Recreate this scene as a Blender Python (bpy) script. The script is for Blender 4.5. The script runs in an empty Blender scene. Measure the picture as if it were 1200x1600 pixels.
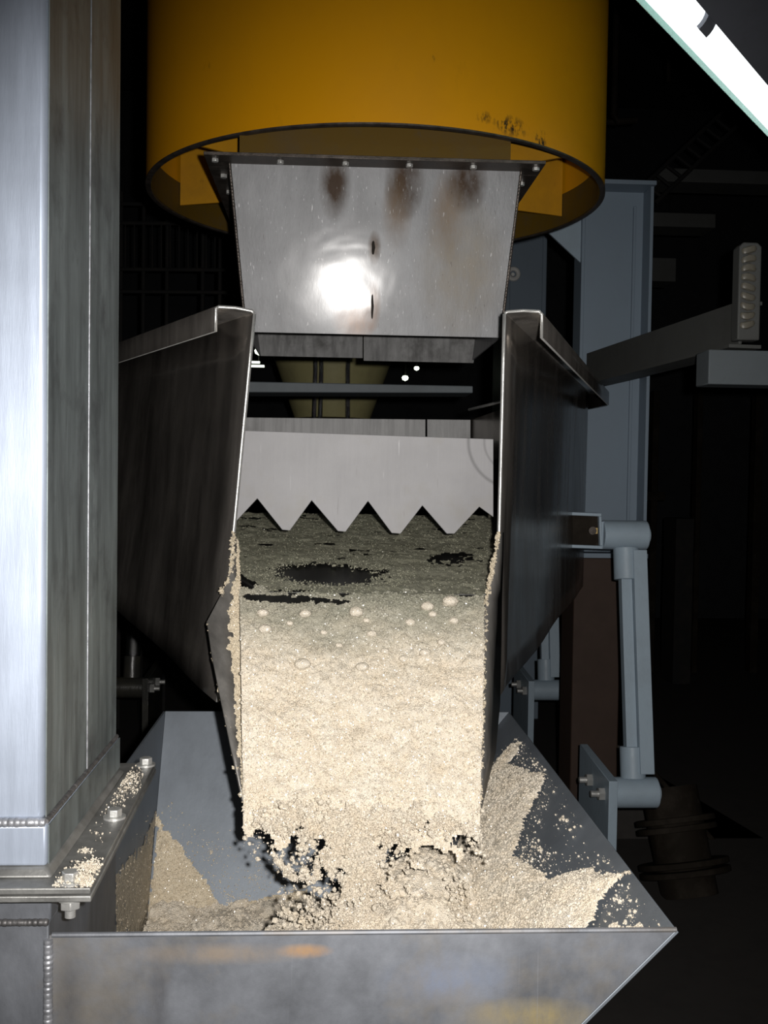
import bpy, math, random
import numpy as np
from mathutils import Vector, Matrix

# ---------------------------------------------------------------- camera
random.seed(7)
RNG = np.random.default_rng(11)
SC = bpy.context.scene
COL = SC.collection
CAM_LOC = Vector((0, 0, 1.6))
YAW, PITCH, ROLL = math.radians(3.04), math.radians(-1.8), math.radians(0.84)
FPX = 1600.0
CAM_R = (Matrix.Rotation(-YAW, 3, 'Z') @ Matrix.Rotation(math.pi / 2 + PITCH, 3, 'X') @ Matrix.Rotation(ROLL, 3, 'Z'))
cam_data = bpy.data.cameras.new('camera')
cam_data.sensor_fit = 'VERTICAL'
cam_data.sensor_height = 36.0
cam_data.lens = 36.0
cam_data.clip_start = 0.02
cam = bpy.data.objects.new('camera', cam_data)
COL.objects.link(cam)
cam.matrix_world = Matrix.Translation(CAM_LOC) @ CAM_R.to_4x4()
SC.camera = cam

# ---------------------------------------------------------------- world, flash, exposure
world = bpy.data.worlds.new('world')
SC.world = world
world.use_nodes = True
world.node_tree.nodes['Background'].inputs[0].default_value = (0.8, 0.9, 1.0, 1)
world.node_tree.nodes['Background'].inputs[1].default_value = 0.0015

flash = bpy.data.lights.new('camera_flash', 'SPOT')
flash.energy = 205
flash.color = (1.0, 0.965, 0.93)
flash.spot_size = math.radians(80)
flash.spot_blend = 0.9
flash.shadow_soft_size = 0.012
fo = bpy.data.objects.new('camera_flash', flash)
COL.objects.link(fo)
fo.matrix_world = Matrix.Translation(CAM_LOC + CAM_R @ Vector((0.055, 0.03, 0.0))) @ (CAM_R @ Matrix.Rotation(math.radians(-5), 3, 'X')).to_4x4()

SC.view_settings.view_transform = 'Standard'
SC.view_settings.look = 'None'
SC.view_settings.exposure = 0.0
SC.view_settings.gamma = 1.0
SC.view_settings.use_curve_mapping = False

# ---------------------------------------------------------------- measuring helpers
def ray(u, v):
    return CAM_R @ Vector(((u - 600) / FPX, -(v - 800) / FPX, -1.0))
def P(u, v, Y):
    d = ray(u, v); return CAM_LOC + d * (Y / d.y)
def PZ(u, v, z):
    d = ray(u, v); return CAM_LOC + d * ((z - CAM_LOC.z) / d.z)
def PX(u, v, x):
    d = ray(u, v); return CAM_LOC + d * (x / d.x)
def PPL(u, v, p0, n):
    d = ray(u, v); return CAM_LOC + d * ((Vector(p0) - CAM_LOC).dot(n) / d.dot(n))
RT = np.array(CAM_R.transposed())
def proj(pts):
    q = (np.asarray(pts) - np.array(CAM_LOC)) @ RT.T
    return 600 - FPX * q[:, 0] / q[:, 2], 800 + FPX * q[:, 1] / q[:, 2]

# ---------------------------------------------------------------- noise (numpy)
def _hash(ix, iy, iz):
    n = (ix * 374761393 + iy * 668265263 + iz * 2147483647 * 3 + 1013904223) & 0xffffffff
    n = ((n ^ (n >> 13)) * 1274126177) & 0xffffffff
    n = ((n ^ (n >> 16)) * 2246822519) & 0xffffffff
    return ((n ^ (n >> 15)) & 0xffffff) / float(0xffffff)
def vnoise(p):
    p = np.asarray(p, dtype=np.float64)
    i = np.floor(p).astype(np.int64); f = p - i; f = f * f * (3 - 2 * f)
    r = 0
    for dx in (0, 1):
        for dy in (0, 1):
            for dz in (0, 1):
                w = (f[:, 0] if dx else 1 - f[:, 0]) * (f[:, 1] if dy else 1 - f[:, 1]) * (f[:, 2] if dz else 1 - f[:, 2])
                r = r + w * _hash(i[:, 0] + dx, i[:, 1] + dy, i[:, 2] + dz)
    return r * 2 - 1
def fbm(p, oct=4):
    p = np.asarray(p, dtype=np.float64); a = 1.0; r = 0; s = 0
    for k in range(oct):
        r = r + a * vnoise(p + 17.3 * k); s += a; a *= 0.5; p = p * 2.03
    return r / s
def sstep(a, b, x):
    t = np.clip((x - a) / (b - a), 0, 1); return t * t * (3 - 2 * t)

# ---------------------------------------------------------------- object helpers
ORIG = {}
def tag(o, label=None, cat=None, group=None, kind=None):
    if label: o['label'] = label
    if cat: o['category'] = cat
    if group: o['group'] = group
    if kind: o['kind'] = kind
    return o
def thing(name, label, cat, loc, group=None):
    o = bpy.data.objects.new(name, None); COL.objects.link(o)
    o.empty_display_size = 0.05
    o.location = loc; ORIG[o.name] = Vector(loc)
    return tag(o, label, cat, group)

class MB:
    def __init__(s): s.v = []; s.f = []
    def add(s, vs, fs):
        b = len(s.v); s.v += [tuple(x) for x in vs]; s.f += [tuple(b + i for i in f) for f in fs]; return s
    def prism(s, pts, off):
        n = len(pts); off = Vector(off); pts = [Vector(p) for p in pts]
        nrm = Vector()
        for i in range(n): nrm += (pts[i] - pts[0]).cross(pts[(i + 1) % n] - pts[0])
        if nrm.dot(off) < 0: pts = pts[::-1]
        vs = pts + [p + off for p in pts]
        fs = [tuple(range(n))[::-1], tuple(range(n, 2 * n))] + [(i, (i + 1) % n, n + (i + 1) % n, n + i) for i in range(n)]
        return s.add(vs, fs)
    def box(s, a, b):
        x0, y0, z0 = [min(a[i], b[i]) for i in range(3)]; x1, y1, z1 = [max(a[i], b[i]) for i in range(3)]
        return s.prism([(x0, y0, z0), (x1, y0, z0), (x1, y1, z0), (x0, y1, z0)], (0, 0, z1 - z0))
    def tube(s, path, radii, n=16, caps=True, squash=None):
        path = [Vector(p) for p in path]
        if not hasattr(radii, '__len__'): radii = [radii] * len(path)
        rings = []; up = None
        for i, p in enumerate(path):
            t = (path[min(i + 1, len(path) - 1)] - path[max(i - 1, 0)]).normalized()
            if up is None:
                up = Vector((0, 0, 1)) if abs(t.z) < 0.9 else Vector((0, 1, 0))
            a = t.cross(up).normalized(); b = a.cross(t).normalized(); up = b
            rings.append([p + (a * math.cos(k * 2 * math.pi / n) + b * math.sin(k * 2 * math.pi / n)) * radii[i] for k in range(n)])
        b0 = len(s.v); s.v += [tuple(q) for r in rings for q in r]
        for i in range(len(path) - 1):
            for k in range(n):
                k2 = (k + 1) % n
                s.f.append((b0 + i * n + k, b0 + i * n + k2, b0 + (i + 1) * n + k2, b0 + (i + 1) * n + k))
        if caps:
            s.f.append(tuple(b0 + k for k in range(n))[::-1]); s.f.append(tuple(b0 + (len(path) - 1) * n + k for k in range(n)))
        return s
    def lathe(s, prof, c, n=96, a0=0, a1=2 * math.pi, closed=False):
        full = abs(a1 - a0 - 2 * math.pi) < 1e-6; m = n if full else n + 1
        b0 = len(s.v); k = len(prof)
        for i in range(m):
            a = a0 + (a1 - a0) * i / n
            for r, z in prof: s.v.append((c[0] + r * math.cos(a), c[1] + r * math.sin(a), c[2] + z))
        for i in range(n):
            j = (i + 1) % m
            for q in range(k if closed else k - 1):
                q2 = (q + 1) % k
                s.f.append((b0 + i * k + q, b0 + j * k + q, b0 + j * k + q2, b0 + i * k + q2))
        return s
    def hexnut(s, c, r, h, axis=(0, 0, 1), rot=0.0):
        ax = Vector(axis).normalized(); a = ax.orthogonal().normalized(); b = ax.cross(a)
        pts = [Vector(c) + (a * math.cos(rot + k * math.pi / 3) + b * math.sin(rot + k * math.pi / 3)) * r for k in range(6)]
        return s.prism(pts, ax * h)
    def build(s, name, mat, parent=None, smooth=True, bevel=0.0, angle=35, solid=None, loc=None, rim=None):
        o0 = Vector((0, 0, 0))
        if parent is not None: o0 = ORIG[parent.name]
        elif loc is not None: o0 = Vector(loc)
        me = bpy.data.meshes.new(name)
        me.from_pydata([(x - o0.x, y - o0.y, z - o0.z) for x, y, z in s.v], [], s.f)
        me.update()
        o = bpy.data.objects.new(name, me); COL.objects.link(o)
        me.materials.append(mat)
        if smooth:
            me.polygons.foreach_set('use_smooth', [True] * len(me.polygons))
            me.set_sharp_from_angle(angle=math.radians(angle))
        if parent is not None: o.parent = parent
        elif loc is not None: o.location = o0
        ORIG[o.name] = o0
        if solid:
            m = o.modifiers.new('solid', 'SOLIDIFY'); m.thickness = solid; m.offset = 0
            m.use_even_offset = True
            if rim is not None: me.materials.append(rim); m.material_offset_rim = 1
        if bevel:
            m = o.modifiers.new('bevel', 'BEVEL'); m.width = bevel; m.segments = 2; m.limit_method = 'ANGLE'; m.angle_limit = math.radians(40)
        return o
def mesh_np(name, V, F, mat, parent=None, loc=None, smooth=True):
    o0 = np.zeros(3)
    if parent is not None: o0 = np.array(ORIG[parent.name])
    elif loc is not None: o0 = np.array(loc)
    me = bpy.data.meshes.new(name)
    V = np.asarray(V, dtype=np.float32) - o0.astype(np.float32); F = np.asarray(F, dtype=np.int32)
    me.vertices.add(len(V)); me.vertices.foreach_set('co', V.ravel())
    k = F.shape[1]
    me.loops.add(F.size); me.loops.foreach_set('vertex_index', F.ravel())
    me.polygons.add(len(F)); me.polygons.foreach_set('loop_start', np.arange(len(F), dtype=np.int32) * k)
    me.update(calc_edges=True); me.validate()
    me.polygons.foreach_set('use_smooth', [i < smooth for i in range(len(me.polygons))] if type(smooth) is int else [smooth] * len(me.polygons))
    o = bpy.data.objects.new(name, me); COL.objects.link(o); me.materials.append(mat)
    if parent is not None: o.parent = parent
    elif loc is not None: o.location = tuple(loc)
    ORIG[o.name] = Vector(o0)
    return o
def weld(name, a, b, r, mat, parent, pitch=None, jitter=0.15):
    """a scalloped weld bead from a to b"""
    a, b = Vector(a), Vector(b); L = (b - a).length; pitch = (pitch or r * 0.9) * 1.25
    n = max(3, int(L / pitch)); path = []; rad = []
    for i in range(n):
        for q, rr in ((0.0, 1.0), (0.35, 1.03), (0.7, 0.985), (0.92, 0.92)):
            t = (i + q) / n
            path.append(a.lerp(b, t)); rad.append(r * rr * (1 + jitter * (random.random() - 0.5)))
    return MB().tube(path, rad, 10).build(name, mat, parent, angle=80)

# ---------------------------------------------------------------- materials
class NT:
    def __init__(s, name):
        s.m = bpy.data.materials.new(name); s.m.use_nodes = True; s.t = s.m.node_tree
        s.b = s.t.nodes['Principled BSDF']; s.tc = None
    def n(s, typ, **kw):
        nd = s.t.nodes.new(typ)
        for k, v in kw.items(): setattr(nd, k, v)
        return nd
    def link(s, a, b): s.t.links.new(a, b)
    def coord(s):
        if s.tc is None: s.tc = s.n('ShaderNodeTexCoord')
        return s.tc.outputs['Object']
    def mapped(s, scale, loc=(0, 0, 0)):
        m = s.n('ShaderNodeMapping'); m.inputs['Scale'].default_value = scale; m.inputs['Location'].default_value = loc
        s.link(s.coord(), m.inputs['Vector']); return m.outputs[0]
    def noise(s, scale, detail=4, rough=0.55, vec=None, sc3=None, loc=(0, 0, 0), dist=0.0):
        nd = s.n('ShaderNodeTexNoise'); nd.inputs['Scale'].default_value = scale; nd.inputs['Detail'].default_value = detail
        nd.inputs['Roughness'].default_value = rough; nd.inputs['Distortion'].default_value = dist
        s.link(s.mapped(sc3 or (1, 1, 1), loc), nd.inputs['Vector']); return nd.outputs['Fac']
    def ramp(s, fac, stops):
        r = s.n('ShaderNodeValToRGB'); e = r.color_ramp.elements
        while len(e) < len(stops): e.new(0.5)
        for i, (p, c) in enumerate(stops):
            e[i].position = p; e[i].color = (c, c, c, 1) if not hasattr(c, '__len__') else (*c, 1)
        s.link(fac, r.inputs[0]); return r.outputs[0]
    def math(s, op, a, b=None, c=None, clamp=False):
        m = s.n('ShaderNodeMath', operation=op, use_clamp=clamp)
        for i, x in enumerate((a, b, c)):
            if x is None: continue
            if isinstance(x, (int, float)): m.inputs[i].default_value = x
            else: s.link(x, m.inputs[i])
        return m.outputs[0]
    def mix(s, fac, a, b, blend='MIX'):
        m = s.n('ShaderNodeMix', data_type='RGBA', blend_type=blend)
        for inp, x in ((m.inputs[0], fac), (m.inputs[6], a), (m.inputs[7], b)):
            if isinstance(x, (int, float)): inp.default_value = x
            elif hasattr(x, '__len__'): inp.default_value = (*x, 1)
            else: s.link(x, inp)
        return m.outputs[2]
    def blob(s, c, r):
        """1 in the middle of an ellipsoidal stain, 0 outside"""
        m = s.n('ShaderNodeMapping'); m.vector_type = 'POINT'
        m.inputs['Scale'].default_value = tuple(1 / x for x in r)
        m.inputs['Location'].default_value = tuple(-c[i] / r[i] for i in range(3))
        s.link(s.coord(), m.inputs['Vector'])
        l = s.n('ShaderNodeVectorMath', operation='LENGTH'); s.link(m.outputs[0], l.inputs[0])
        return s.math('SUBTRACT', 1.0, l.outputs['Value'], clamp=True)
    def bump(s, h, strength, dist, nrm=None):
        b = s.n('ShaderNodeBump'); b.inputs['Strength'].default_value = strength; b.inputs['Distance'].default_value = dist
        s.link(h, b.inputs['Height'])
        if nrm is not None: s.link(nrm, b.inputs['Normal'])
        return b.outputs[0]
    def set(s, **kw):
        for k, v in kw.items():
            i = s.b.inputs[k.replace('_', ' ')]
            if isinstance(v, (int, float)): i.default_value = v
            elif hasattr(v, '__len__'): i.default_value = (*v, 1) if len(v) == 3 else v
            else: s.link(v, i)
        return s

def steel(name, base=(0.55, 0.57, 0.6), metallic=0.85, rough=(0.3, 0.5), streak=(14, 14, 1.3), contrast=0.3, stains=(), scratch=0.3, bump=0.15, blotch=(0.45, 0.36, 0.25), blotch_amt=0.0, blotch_scale=5.0, coat=0.0, coat_rough=0.2, marks=False, rings=()):
    t = NT(name)
    st = t.noise(4.0, 6, 0.62, sc3=streak)
    fine = t.noise(40.0, 4, 0.6, sc3=streak)
    cl = t.noise(7.0, 5, 0.6)
    lo = tuple(c * (1 - contrast) for c in base); hi = tuple(min(1, c * (1 + contrast * 0.6)) for c in base)
    col = t.mix(t.ramp(st, [(0.3, 0), (0.7, 1)]), lo, hi)
    col = t.mix(t.math('MULTIPLY', t.ramp(cl, [(0.4, 0), (0.7, 1)]), 0.35), col, tuple(c * 0.6 for c in base))
    if blotch_amt:
        bl = t.noise(blotch_scale, 5, 0.65, loc=(3, 1, 2))
        col = t.mix(t.math('MULTIPLY', t.ramp(bl, [(0.52, 0), (0.72, 1)]), blotch_amt), col, blotch)
    r = t.math('MULTIPLY_ADD', st, (rough[1] - rough[0]) * 1.2, rough[0] - 0.1 * (rough[1] - rough[0]))
    met = metallic
    for c, rad, colr, amt in stains:
        k = t.math('MULTIPLY', t.math('MULTIPLY', t.ramp(t.blob(c, rad), [(0.0, 0), (0.75, 1)]), t.ramp(t.noise(22, 5, 0.7, sc3=(1, 1, 0.45)), [(0.25, 0.1), (0.62, 1)])), amt)
        col = t.mix(k, col, colr)
        r = t.math('ADD', r, t.math('MULTIPLY', k, 0.25))
    for c, rr, ww, amt in rings:
        m = t.n('ShaderNodeVectorMath', operation='DISTANCE'); t.link(t.coord(), m.inputs[0]); m.inputs[1].default_value = c
        k = t.math('MULTIPLY', t.math('SUBTRACT', 1.0, t.math('DIVIDE', t.math('ABSOLUTE', t.math('SUBTRACT', m.outputs['Value'], rr)), ww), clamp=True), amt)
        col = t.mix(k, col, (0.05, 0.05, 0.05))
    if marks:
        for ang, th, seed in ((0.6, 0.715, 3), (-0.5, 0.72, 9), (1.1, 0.73, 15)):
            mp = t.n('ShaderNodeMapping'); mp.inputs['Rotation'].default_value = (0, ang, 0); mp.inputs['Scale'].default_value = (9.0, 9.0, 0.25); mp.inputs['Location'].default_value = (seed, seed, seed)
            t.link(t.coord(), mp.inputs['Vector'])
            nn_ = t.n('ShaderNodeTexNoise'); nn_.inputs['Scale'].default_value = 26; nn_.inputs['Detail'].default_value = 2; t.link(mp.outputs[0], nn_.inputs['Vector'])
            col = t.mix(t.math('MULTIPLY', t.ramp(nn_.outputs['Fac'], [(th, 0), (th + 0.02, 1)]), 0.5), col, (0.55, 0.55, 0.56) if seed != 9 else (0.06, 0.05, 0.045))
    if scratch:
        s1 = t.noise(30.0, 2, 0.5, sc3=(9.0, 9.0, 0.14), dist=0.2)
        k = t.math('MULTIPLY', t.ramp(s1, [(0.72, 0), (0.76, 1)]), scratch)
        col = t.mix(k, col, tuple(min(0.8, c * 2.2) for c in base))
    t.set(Base_Color=col, Metallic=met, Roughness=r, Coat_Weight=coat, Coat_Roughness=coat_rough)
    h = t.math('ADD', t.math('MULTIPLY', fine, 0.4), t.math('MULTIPLY', cl, 1.0))
    t.set(Normal=t.bump(h, bump, 0.01))
    if coat:
        wv = t.math('ADD', t.noise(6.0, 2, 0.5, dist=0.4), t.math('MULTIPLY', t.noise(45.0, 3, 0.6, sc3=(1, 1, 0.35)), 0.03))
        t.link(t.bump(wv, 0.05, 0.03), t.b.inputs['Coat Normal'])
    return t.m
def paint(name, base, rough=0.45, dirt=0.35, dirtcol=(0.06, 0.05, 0.04), metallic=0.0, bump=0.1, scale=6.0, spec=0.4, chips=()):
    t = NT(name)
    a = t.noise(scale, 6, 0.65); b = t.noise(scale * 6, 5, 0.7, sc3=(1, 1, 0.5))
    col = t.mix(t.math('MULTIPLY', t.ramp(a, [(0.45, 0), (0.75, 1)]), dirt), base, dirtcol)
    col = t.mix(t.math('MULTIPLY', t.ramp(b, [(0.62, 0), (0.72, 1)]), dirt * 0.8), col, dirtcol)
    for c, rad in chips:
        k = t.math('MULTIPLY', t.ramp(t.blob(c, rad), [(0, 0), (0.6, 1)]), t.ramp(t.noise(60, 4, 0.7, sc3=(1, 1, 0.5)), [(0.48, 0), (0.58, 1)]))
        col = t.mix(k, col, (0.02, 0.014, 0.008))
    t.set(Base_Color=col, Roughness=t.math('MULTIPLY_ADD', a, 0.3, rough - 0.15), Metallic=metallic, Specular_IOR_Level=spec)
    t.set(Normal=t.bump(b, bump, 0.004))
    return t.m
def sugar_mat(name, c1, c2, spark=0.35, gray=None):
    t = NT(name)
    a = t.noise(22, 6, 0.65); f = t.noise(420, 3, 0.7)
    vo = t.n('ShaderNodeTexVoronoi'); vo.inputs['Scale'].default_value = 430; t.link(t.coord(), vo.inputs['Vector'])
    col = t.mix(t.ramp(a, [(0.3, 0), (0.7, 1)]), c1, c2)
    col = t.mix(t.math('MULTIPLY', t.ramp(t.noise(70, 4, 0.7, dist=0.5), [(0.5, 0), (0.72, 1)]), 0.45), col, tuple(x * q for x, q in zip(c1, (0.66, 0.68, 0.72))))  # grey patches paint in the shade of crevices between lumps
    col = t.mix(t.math('MULTIPLY', t.ramp(f, [(0.35, 1), (0.6, 0)]), 0.35), col, tuple(x * 0.62 for x in c1))  # low spots of the fine bump are shaded in the colour as well
    sub = t.n('ShaderNodeVectorMath', operation='SUBTRACT'); t.link(vo.outputs['Color'], sub.inputs[0]); sub.inputs[1].default_value = (0.5, 0.5, 0.5)
    scl = t.n('ShaderNodeVectorMath', operation='SCALE'); t.link(sub.outputs[0], scl.inputs[0]); scl.inputs['Scale'].default_value = 1.0
    geo = t.n('ShaderNodeNewGeometry')
    add = t.n('ShaderNodeVectorMath', operation='ADD'); t.link(geo.outputs['Normal'], add.inputs[0]); t.link(scl.outputs[0], add.inputs[1])
    nr = t.n('ShaderNodeVectorMath', operation='NORMALIZE'); t.link(add.outputs[0], nr.inputs[0])
    t.set(Base_Color=col, Roughness=0.55, Specular_IOR_Level=0.3, Coat_Weight=spark, Coat_Roughness=0.2)
    t.link(nr.outputs[0], t.b.inputs['Coat Normal'])
    h = t.math('ADD', f, t.math('MULTIPLY', vo.outputs['Distance'], -0.8))
    t.set(Normal=t.bump(h, 0.7, 0.004))
    return t.m
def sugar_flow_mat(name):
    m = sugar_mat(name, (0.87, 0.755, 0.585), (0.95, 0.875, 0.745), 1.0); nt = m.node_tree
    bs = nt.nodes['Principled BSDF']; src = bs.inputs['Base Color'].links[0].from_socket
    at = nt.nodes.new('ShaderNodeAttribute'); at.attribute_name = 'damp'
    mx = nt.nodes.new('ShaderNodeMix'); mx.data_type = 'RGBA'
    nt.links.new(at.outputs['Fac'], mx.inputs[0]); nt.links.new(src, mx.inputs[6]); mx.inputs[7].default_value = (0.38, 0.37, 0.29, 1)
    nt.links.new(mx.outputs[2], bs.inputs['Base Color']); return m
def emit(name, col, strength):
    t = NT(name); t.set(Base_Color=(0, 0, 0), Emission_Color=col, Emission_Strength=strength); return t.m

M_sugar = sugar_mat('raw_sugar', (0.87, 0.755, 0.585), (0.95, 0.875, 0.745), 1.0)
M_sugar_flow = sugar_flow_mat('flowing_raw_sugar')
M_sugar_wet = sugar_mat('damp_sugar', (0.28, 0.275, 0.20), (0.42, 0.41, 0.31), 0.25)
M_sugar_thin = sugar_mat('thin_sugar', (0.74, 0.63, 0.46), (0.86, 0.76, 0.58), 0.7)
M_sugar_film = sugar_mat('sugar_film', (0.36, 0.31, 0.23), (0.50, 0.43, 0.32), 0.4)
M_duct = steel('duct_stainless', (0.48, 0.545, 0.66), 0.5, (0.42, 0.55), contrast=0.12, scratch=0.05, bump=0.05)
M_duct_shaded = steel('shaded_streaked_stainless', (0.23, 0.265, 0.27), 0.5, (0.42, 0.6), (3.5, 5, 0.7), contrast=0.6, scratch=0.35, bump=0.10, blotch=(0.07, 0.075, 0.08), blotch_amt=0.75, blotch_scale=9, marks=True)  # duct steel darkened to paint in the side's shade; the streaks are its own
M_flange = steel('flange_stainless', (0.26, 0.26, 0.25), 0.5, (0.4, 0.55), (6, 6, 6), contrast=0.4, bump=0.12)
M_hop = steel('hopper_stainless', (0.165, 0.175, 0.195), 0.3, (0.5, 0.62), (4, 4, 2), contrast=0.4, scratch=0.10, bump=0.08, blotch=(0.22, 0.175, 0.12), blotch_amt=0.6, blotch_scale=4)
M_hop_in = steel('hopper_lining', (0.195, 0.22, 0.25), 0.45, (0.45, 0.6), (3, 3, 1), contrast=0.15, scratch=0.0, bump=0.05)
M_trough = steel('dark_trough_steel', (0.25, 0.23, 0.21), 0.8, (0.12, 0.36), (3, 3, 0.6), contrast=0.6, scratch=0.5, bump=0.05, blotch=(0.36, 0.33, 0.29), blotch_amt=0.5, blotch_scale=5)
M_pan = steel('pan_steel', (0.05, 0.05, 0.047), 0.8, (0.3, 0.5), (4, 4, 4), contrast=0.5, scratch=0)
M_spout = steel('spout_steel', (0.22, 0.21, 0.195), 0.5, (0.35, 0.55), (6, 6, 2), contrast=0.4)
M_back = steel('back_stainless', (0.17, 0.17, 0.17), 0.3, (0.45, 0.6), (20, 20, 1), contrast=0.5, bump=0.10, blotch=(0.05, 0.05, 0.045), blotch_amt=0.7)
M_back2 = steel('mottled_stainless', (0.13, 0.13, 0.13), 0.3, (0.45, 0.6), (12, 12, 2), contrast=0.6, bump=0.10, scratch=0.3, blotch=(0.025, 0.024, 0.022), blotch_amt=0.8, blotch_scale=12)  # darker base with near-black blotches, for the chute back panels
M_bolt = steel('bolt_steel', (0.6, 0.6, 0.58), 0.6, (0.3, 0.45), (9, 9, 9), contrast=0.2)
M_weld = steel('weld_metal', (0.42, 0.43, 0.46), 0.6, (0.35, 0.5), (20, 20, 20), contrast=0.4)
M_weld_dark = steel('dark_weld_metal', (0.16, 0.155, 0.155), 0.6, (0.4, 0.55), (20, 20, 20), contrast=0.5)
M_edge = steel('dark_flange_steel', (0.10, 0.085, 0.075), 0.7, (0.35, 0.55), (8, 8, 8), contrast=0.5)
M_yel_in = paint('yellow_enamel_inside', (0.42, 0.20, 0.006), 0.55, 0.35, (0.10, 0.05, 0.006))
M_yel_dark = paint('dark_yellow', (0.09, 0.052, 0.006), 0.6, 0.5, spec=0.15)  # much darker yellow for the inner band, cone and neck
M_yel_far = paint('pale_yellow', (0.36, 0.33, 0.16), 0.5, 0.3)
M_blue = paint('grey_blue_paint', (0.30, 0.375, 0.44), 0.45, 0.18, (0.12, 0.13, 0.14), scale=9, bump=0.2)
M_col = paint('column_grey_paint', (0.20, 0.255, 0.315), 0.5, 0.12, (0.10, 0.11, 0.12), scale=4)
M_grey = paint('grey_beam_paint', (0.085, 0.088, 0.085), 0.55, 0.3, (0.04, 0.036, 0.03), spec=0.2)
M_rust = paint('rusty_brown', (0.045, 0.026, 0.018), 0.7, 0.5, (0.03, 0.02, 0.015))
M_dim = paint('dark_background', (0.022, 0.022, 0.022), 0.8, 0.4, spec=0.1)  # near-black grey for far background pieces
M_bluegrey = paint('dull_blue_grey', (0.10, 0.115, 0.125), 0.55, 0.2, (0.05, 0.05, 0.05), spec=0.2)
M_dimb = paint('brown_background', (0.014, 0.011, 0.008), 0.8, 0.5, spec=0.1)
M_floor = paint('dark_concrete', (0.04, 0.036, 0.033), 0.85, 0.5, (0.015, 0.013, 0.012))
M_wall = paint('dark_sheeting', (0.025, 0.027, 0.03), 0.85, 0.4, (0.01, 0.01, 0.01))
M_black = paint('oily_black', (0.008, 0.009, 0.009), 0.16, 0.3, (0.02, 0.018, 0.01), spec=0.7, bump=0.9, scale=14)
M_black2 = paint('greasy_dark_metal', (0.03, 0.03, 0.028), 0.3, 0.4, (0.08, 0.07, 0.04), spec=0.6, bump=0.4)
M_lamp_h = paint('lamp_housing_grey', (0.16, 0.17, 0.2), 0.5, 0.2)
M_white = paint('white_plastic', (0.7, 0.7, 0.68), 0.5, 0.1)
M_tube = emit('glowing_tube', (0.93, 0.98, 1.0), 1.7)
M_farlamp = emit('far_lamp_glow', (0.90, 1.0, 0.80), 3.0)

# ================================================================ SETTING
def struct(name, mb, m):
    o = mb.build(name, m); o['kind'] = 'structure'; return o
struct('floor', MB().box((-5, -1.5, -0.1), (6, 12, 0)), M_floor)
struct('wall_back', MB().box((-5, 12, 0), (6, 12.1, 6)), M_wall)
struct('wall_left', MB().box((-5.1, -1.5, 0), (-5, 12, 6)), M_wall)
struct('wall_right', MB().box((6, -1.5, 0), (6.1, 12, 6)), M_wall)
struct('ceiling', MB().box((-5, -1.5, 6), (6, 12, 6.1)), M_wall)

# ================================================================ RECEIVING HOPPER (with the elevator boot it is welded to)
YF = 1.30
zr = P(600, 1457, YF).z                       # rim height
bl = PZ(258, 1112, zr); br = PZ(806, 1112, zr)
YB = (bl.y + br.y) / 2
xL = P(258, 1112, YB).x
xR = P(1057, 1453, YF).x
print('hopper', zr, YB, xL, xR, br.x)
hop = thing('receiving_hopper', 'open stainless receiving hopper heaped with raw sugar below the conveyor spout', 'hopper', ((xL + xR) / 2, (YF + YB) / 2, 0.0))
cb = PX(228, 1455, xL)                        # the back left crease lower down
k_back = (YB - cb.y) / (zr - cb.z)            # how fast the back panel comes forward going down
zlow = 0.45
def yback(z): return YB - k_back * (zr - z)
xseam = P(76, 1500, YF).x
T = 0.005
_o = ORIG[hop.name]
def _st(u, v): return tuple(P(u, v, YF) - _o)
M_hopf = steel('stained_hopper_stainless', (0.165, 0.175, 0.195), 0.3, (0.5, 0.62), (3, 3, 2.5), contrast=0.4, scratch=0.1, bump=0.07, blotch=(0.21, 0.175, 0.12), blotch_amt=0.6, blotch_scale=5,
    stains=[(_st(475, 1486), (0.04, 0.4, 0.011), (0.40, 0.22, 0.08), 1.0), (_st(350, 1490), (0.14, 0.4, 0.016), (0.24, 0.19, 0.14), 0.7), (_st(830, 1590), (0.10, 0.4, 0.03), (0.32, 0.25, 0.10), 0.7), (_st(700, 1530), (0.10, 0.4, 0.04), (0.16, 0.19, 0.26), 0.8), (_st(250, 1560), (0.02, 0.4, 0.07), (0.06, 0.06, 0.065), 0.8), (_st(110, 1560), (0.02, 0.4, 0.08), (0.07, 0.07, 0.075), 0.7)])
MB().prism([(xseam, YF, zr), (xR, YF, zr), (xR - (zr - zlow), YF, zlow), (xseam, YF, zlow)], (0, T, 0)).build('front_panel', M_hopf, hop, bevel=0.0012)
nR = Vector((1, 0, -1)).normalized()
MB().prism([(xR, YF, zr), (xR, YB, zr), (xR - (zr - zlow), yback(zlow), zlow), (xR - (zr - zlow), YF, zlow)], nR * T).build('side_panel', M_hop_in, hop, bevel=0.001)
MB().prism([(xL, YB, zr), (xR, YB, zr), (xR - (zr - zlow), yback(zlow), zlow), (xL, yback(zlow), zlow)], (0, T, 0)).build('back_panel', M_hop_in, hop, bevel=0.001)
YM = PX(181, 1345, xL).y
MB().prism([(xL, YB, zr), (xL, YM, zr), (xL, YM, zlow), (xL, yback(zlow), zlow)], (-T, 0, 0)).build('side_panel', M_hop_in, hop, bevel=0.001)
MB().prism([(xL, YM, zr - 0.012), (xseam, YF, zr - 0.012), (xseam, YF, zlow), (xL, YM, zlow)], Vector((-1, -0.1, 0)).normalized() * T).build('corner_panel', M_hop, hop)
weld('weld_bead', (xseam, YF - 0.002, zr - 0.004), (xseam, YF - 0.002, zlow + 0.2), 0.006, M_weld, hop)
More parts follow.
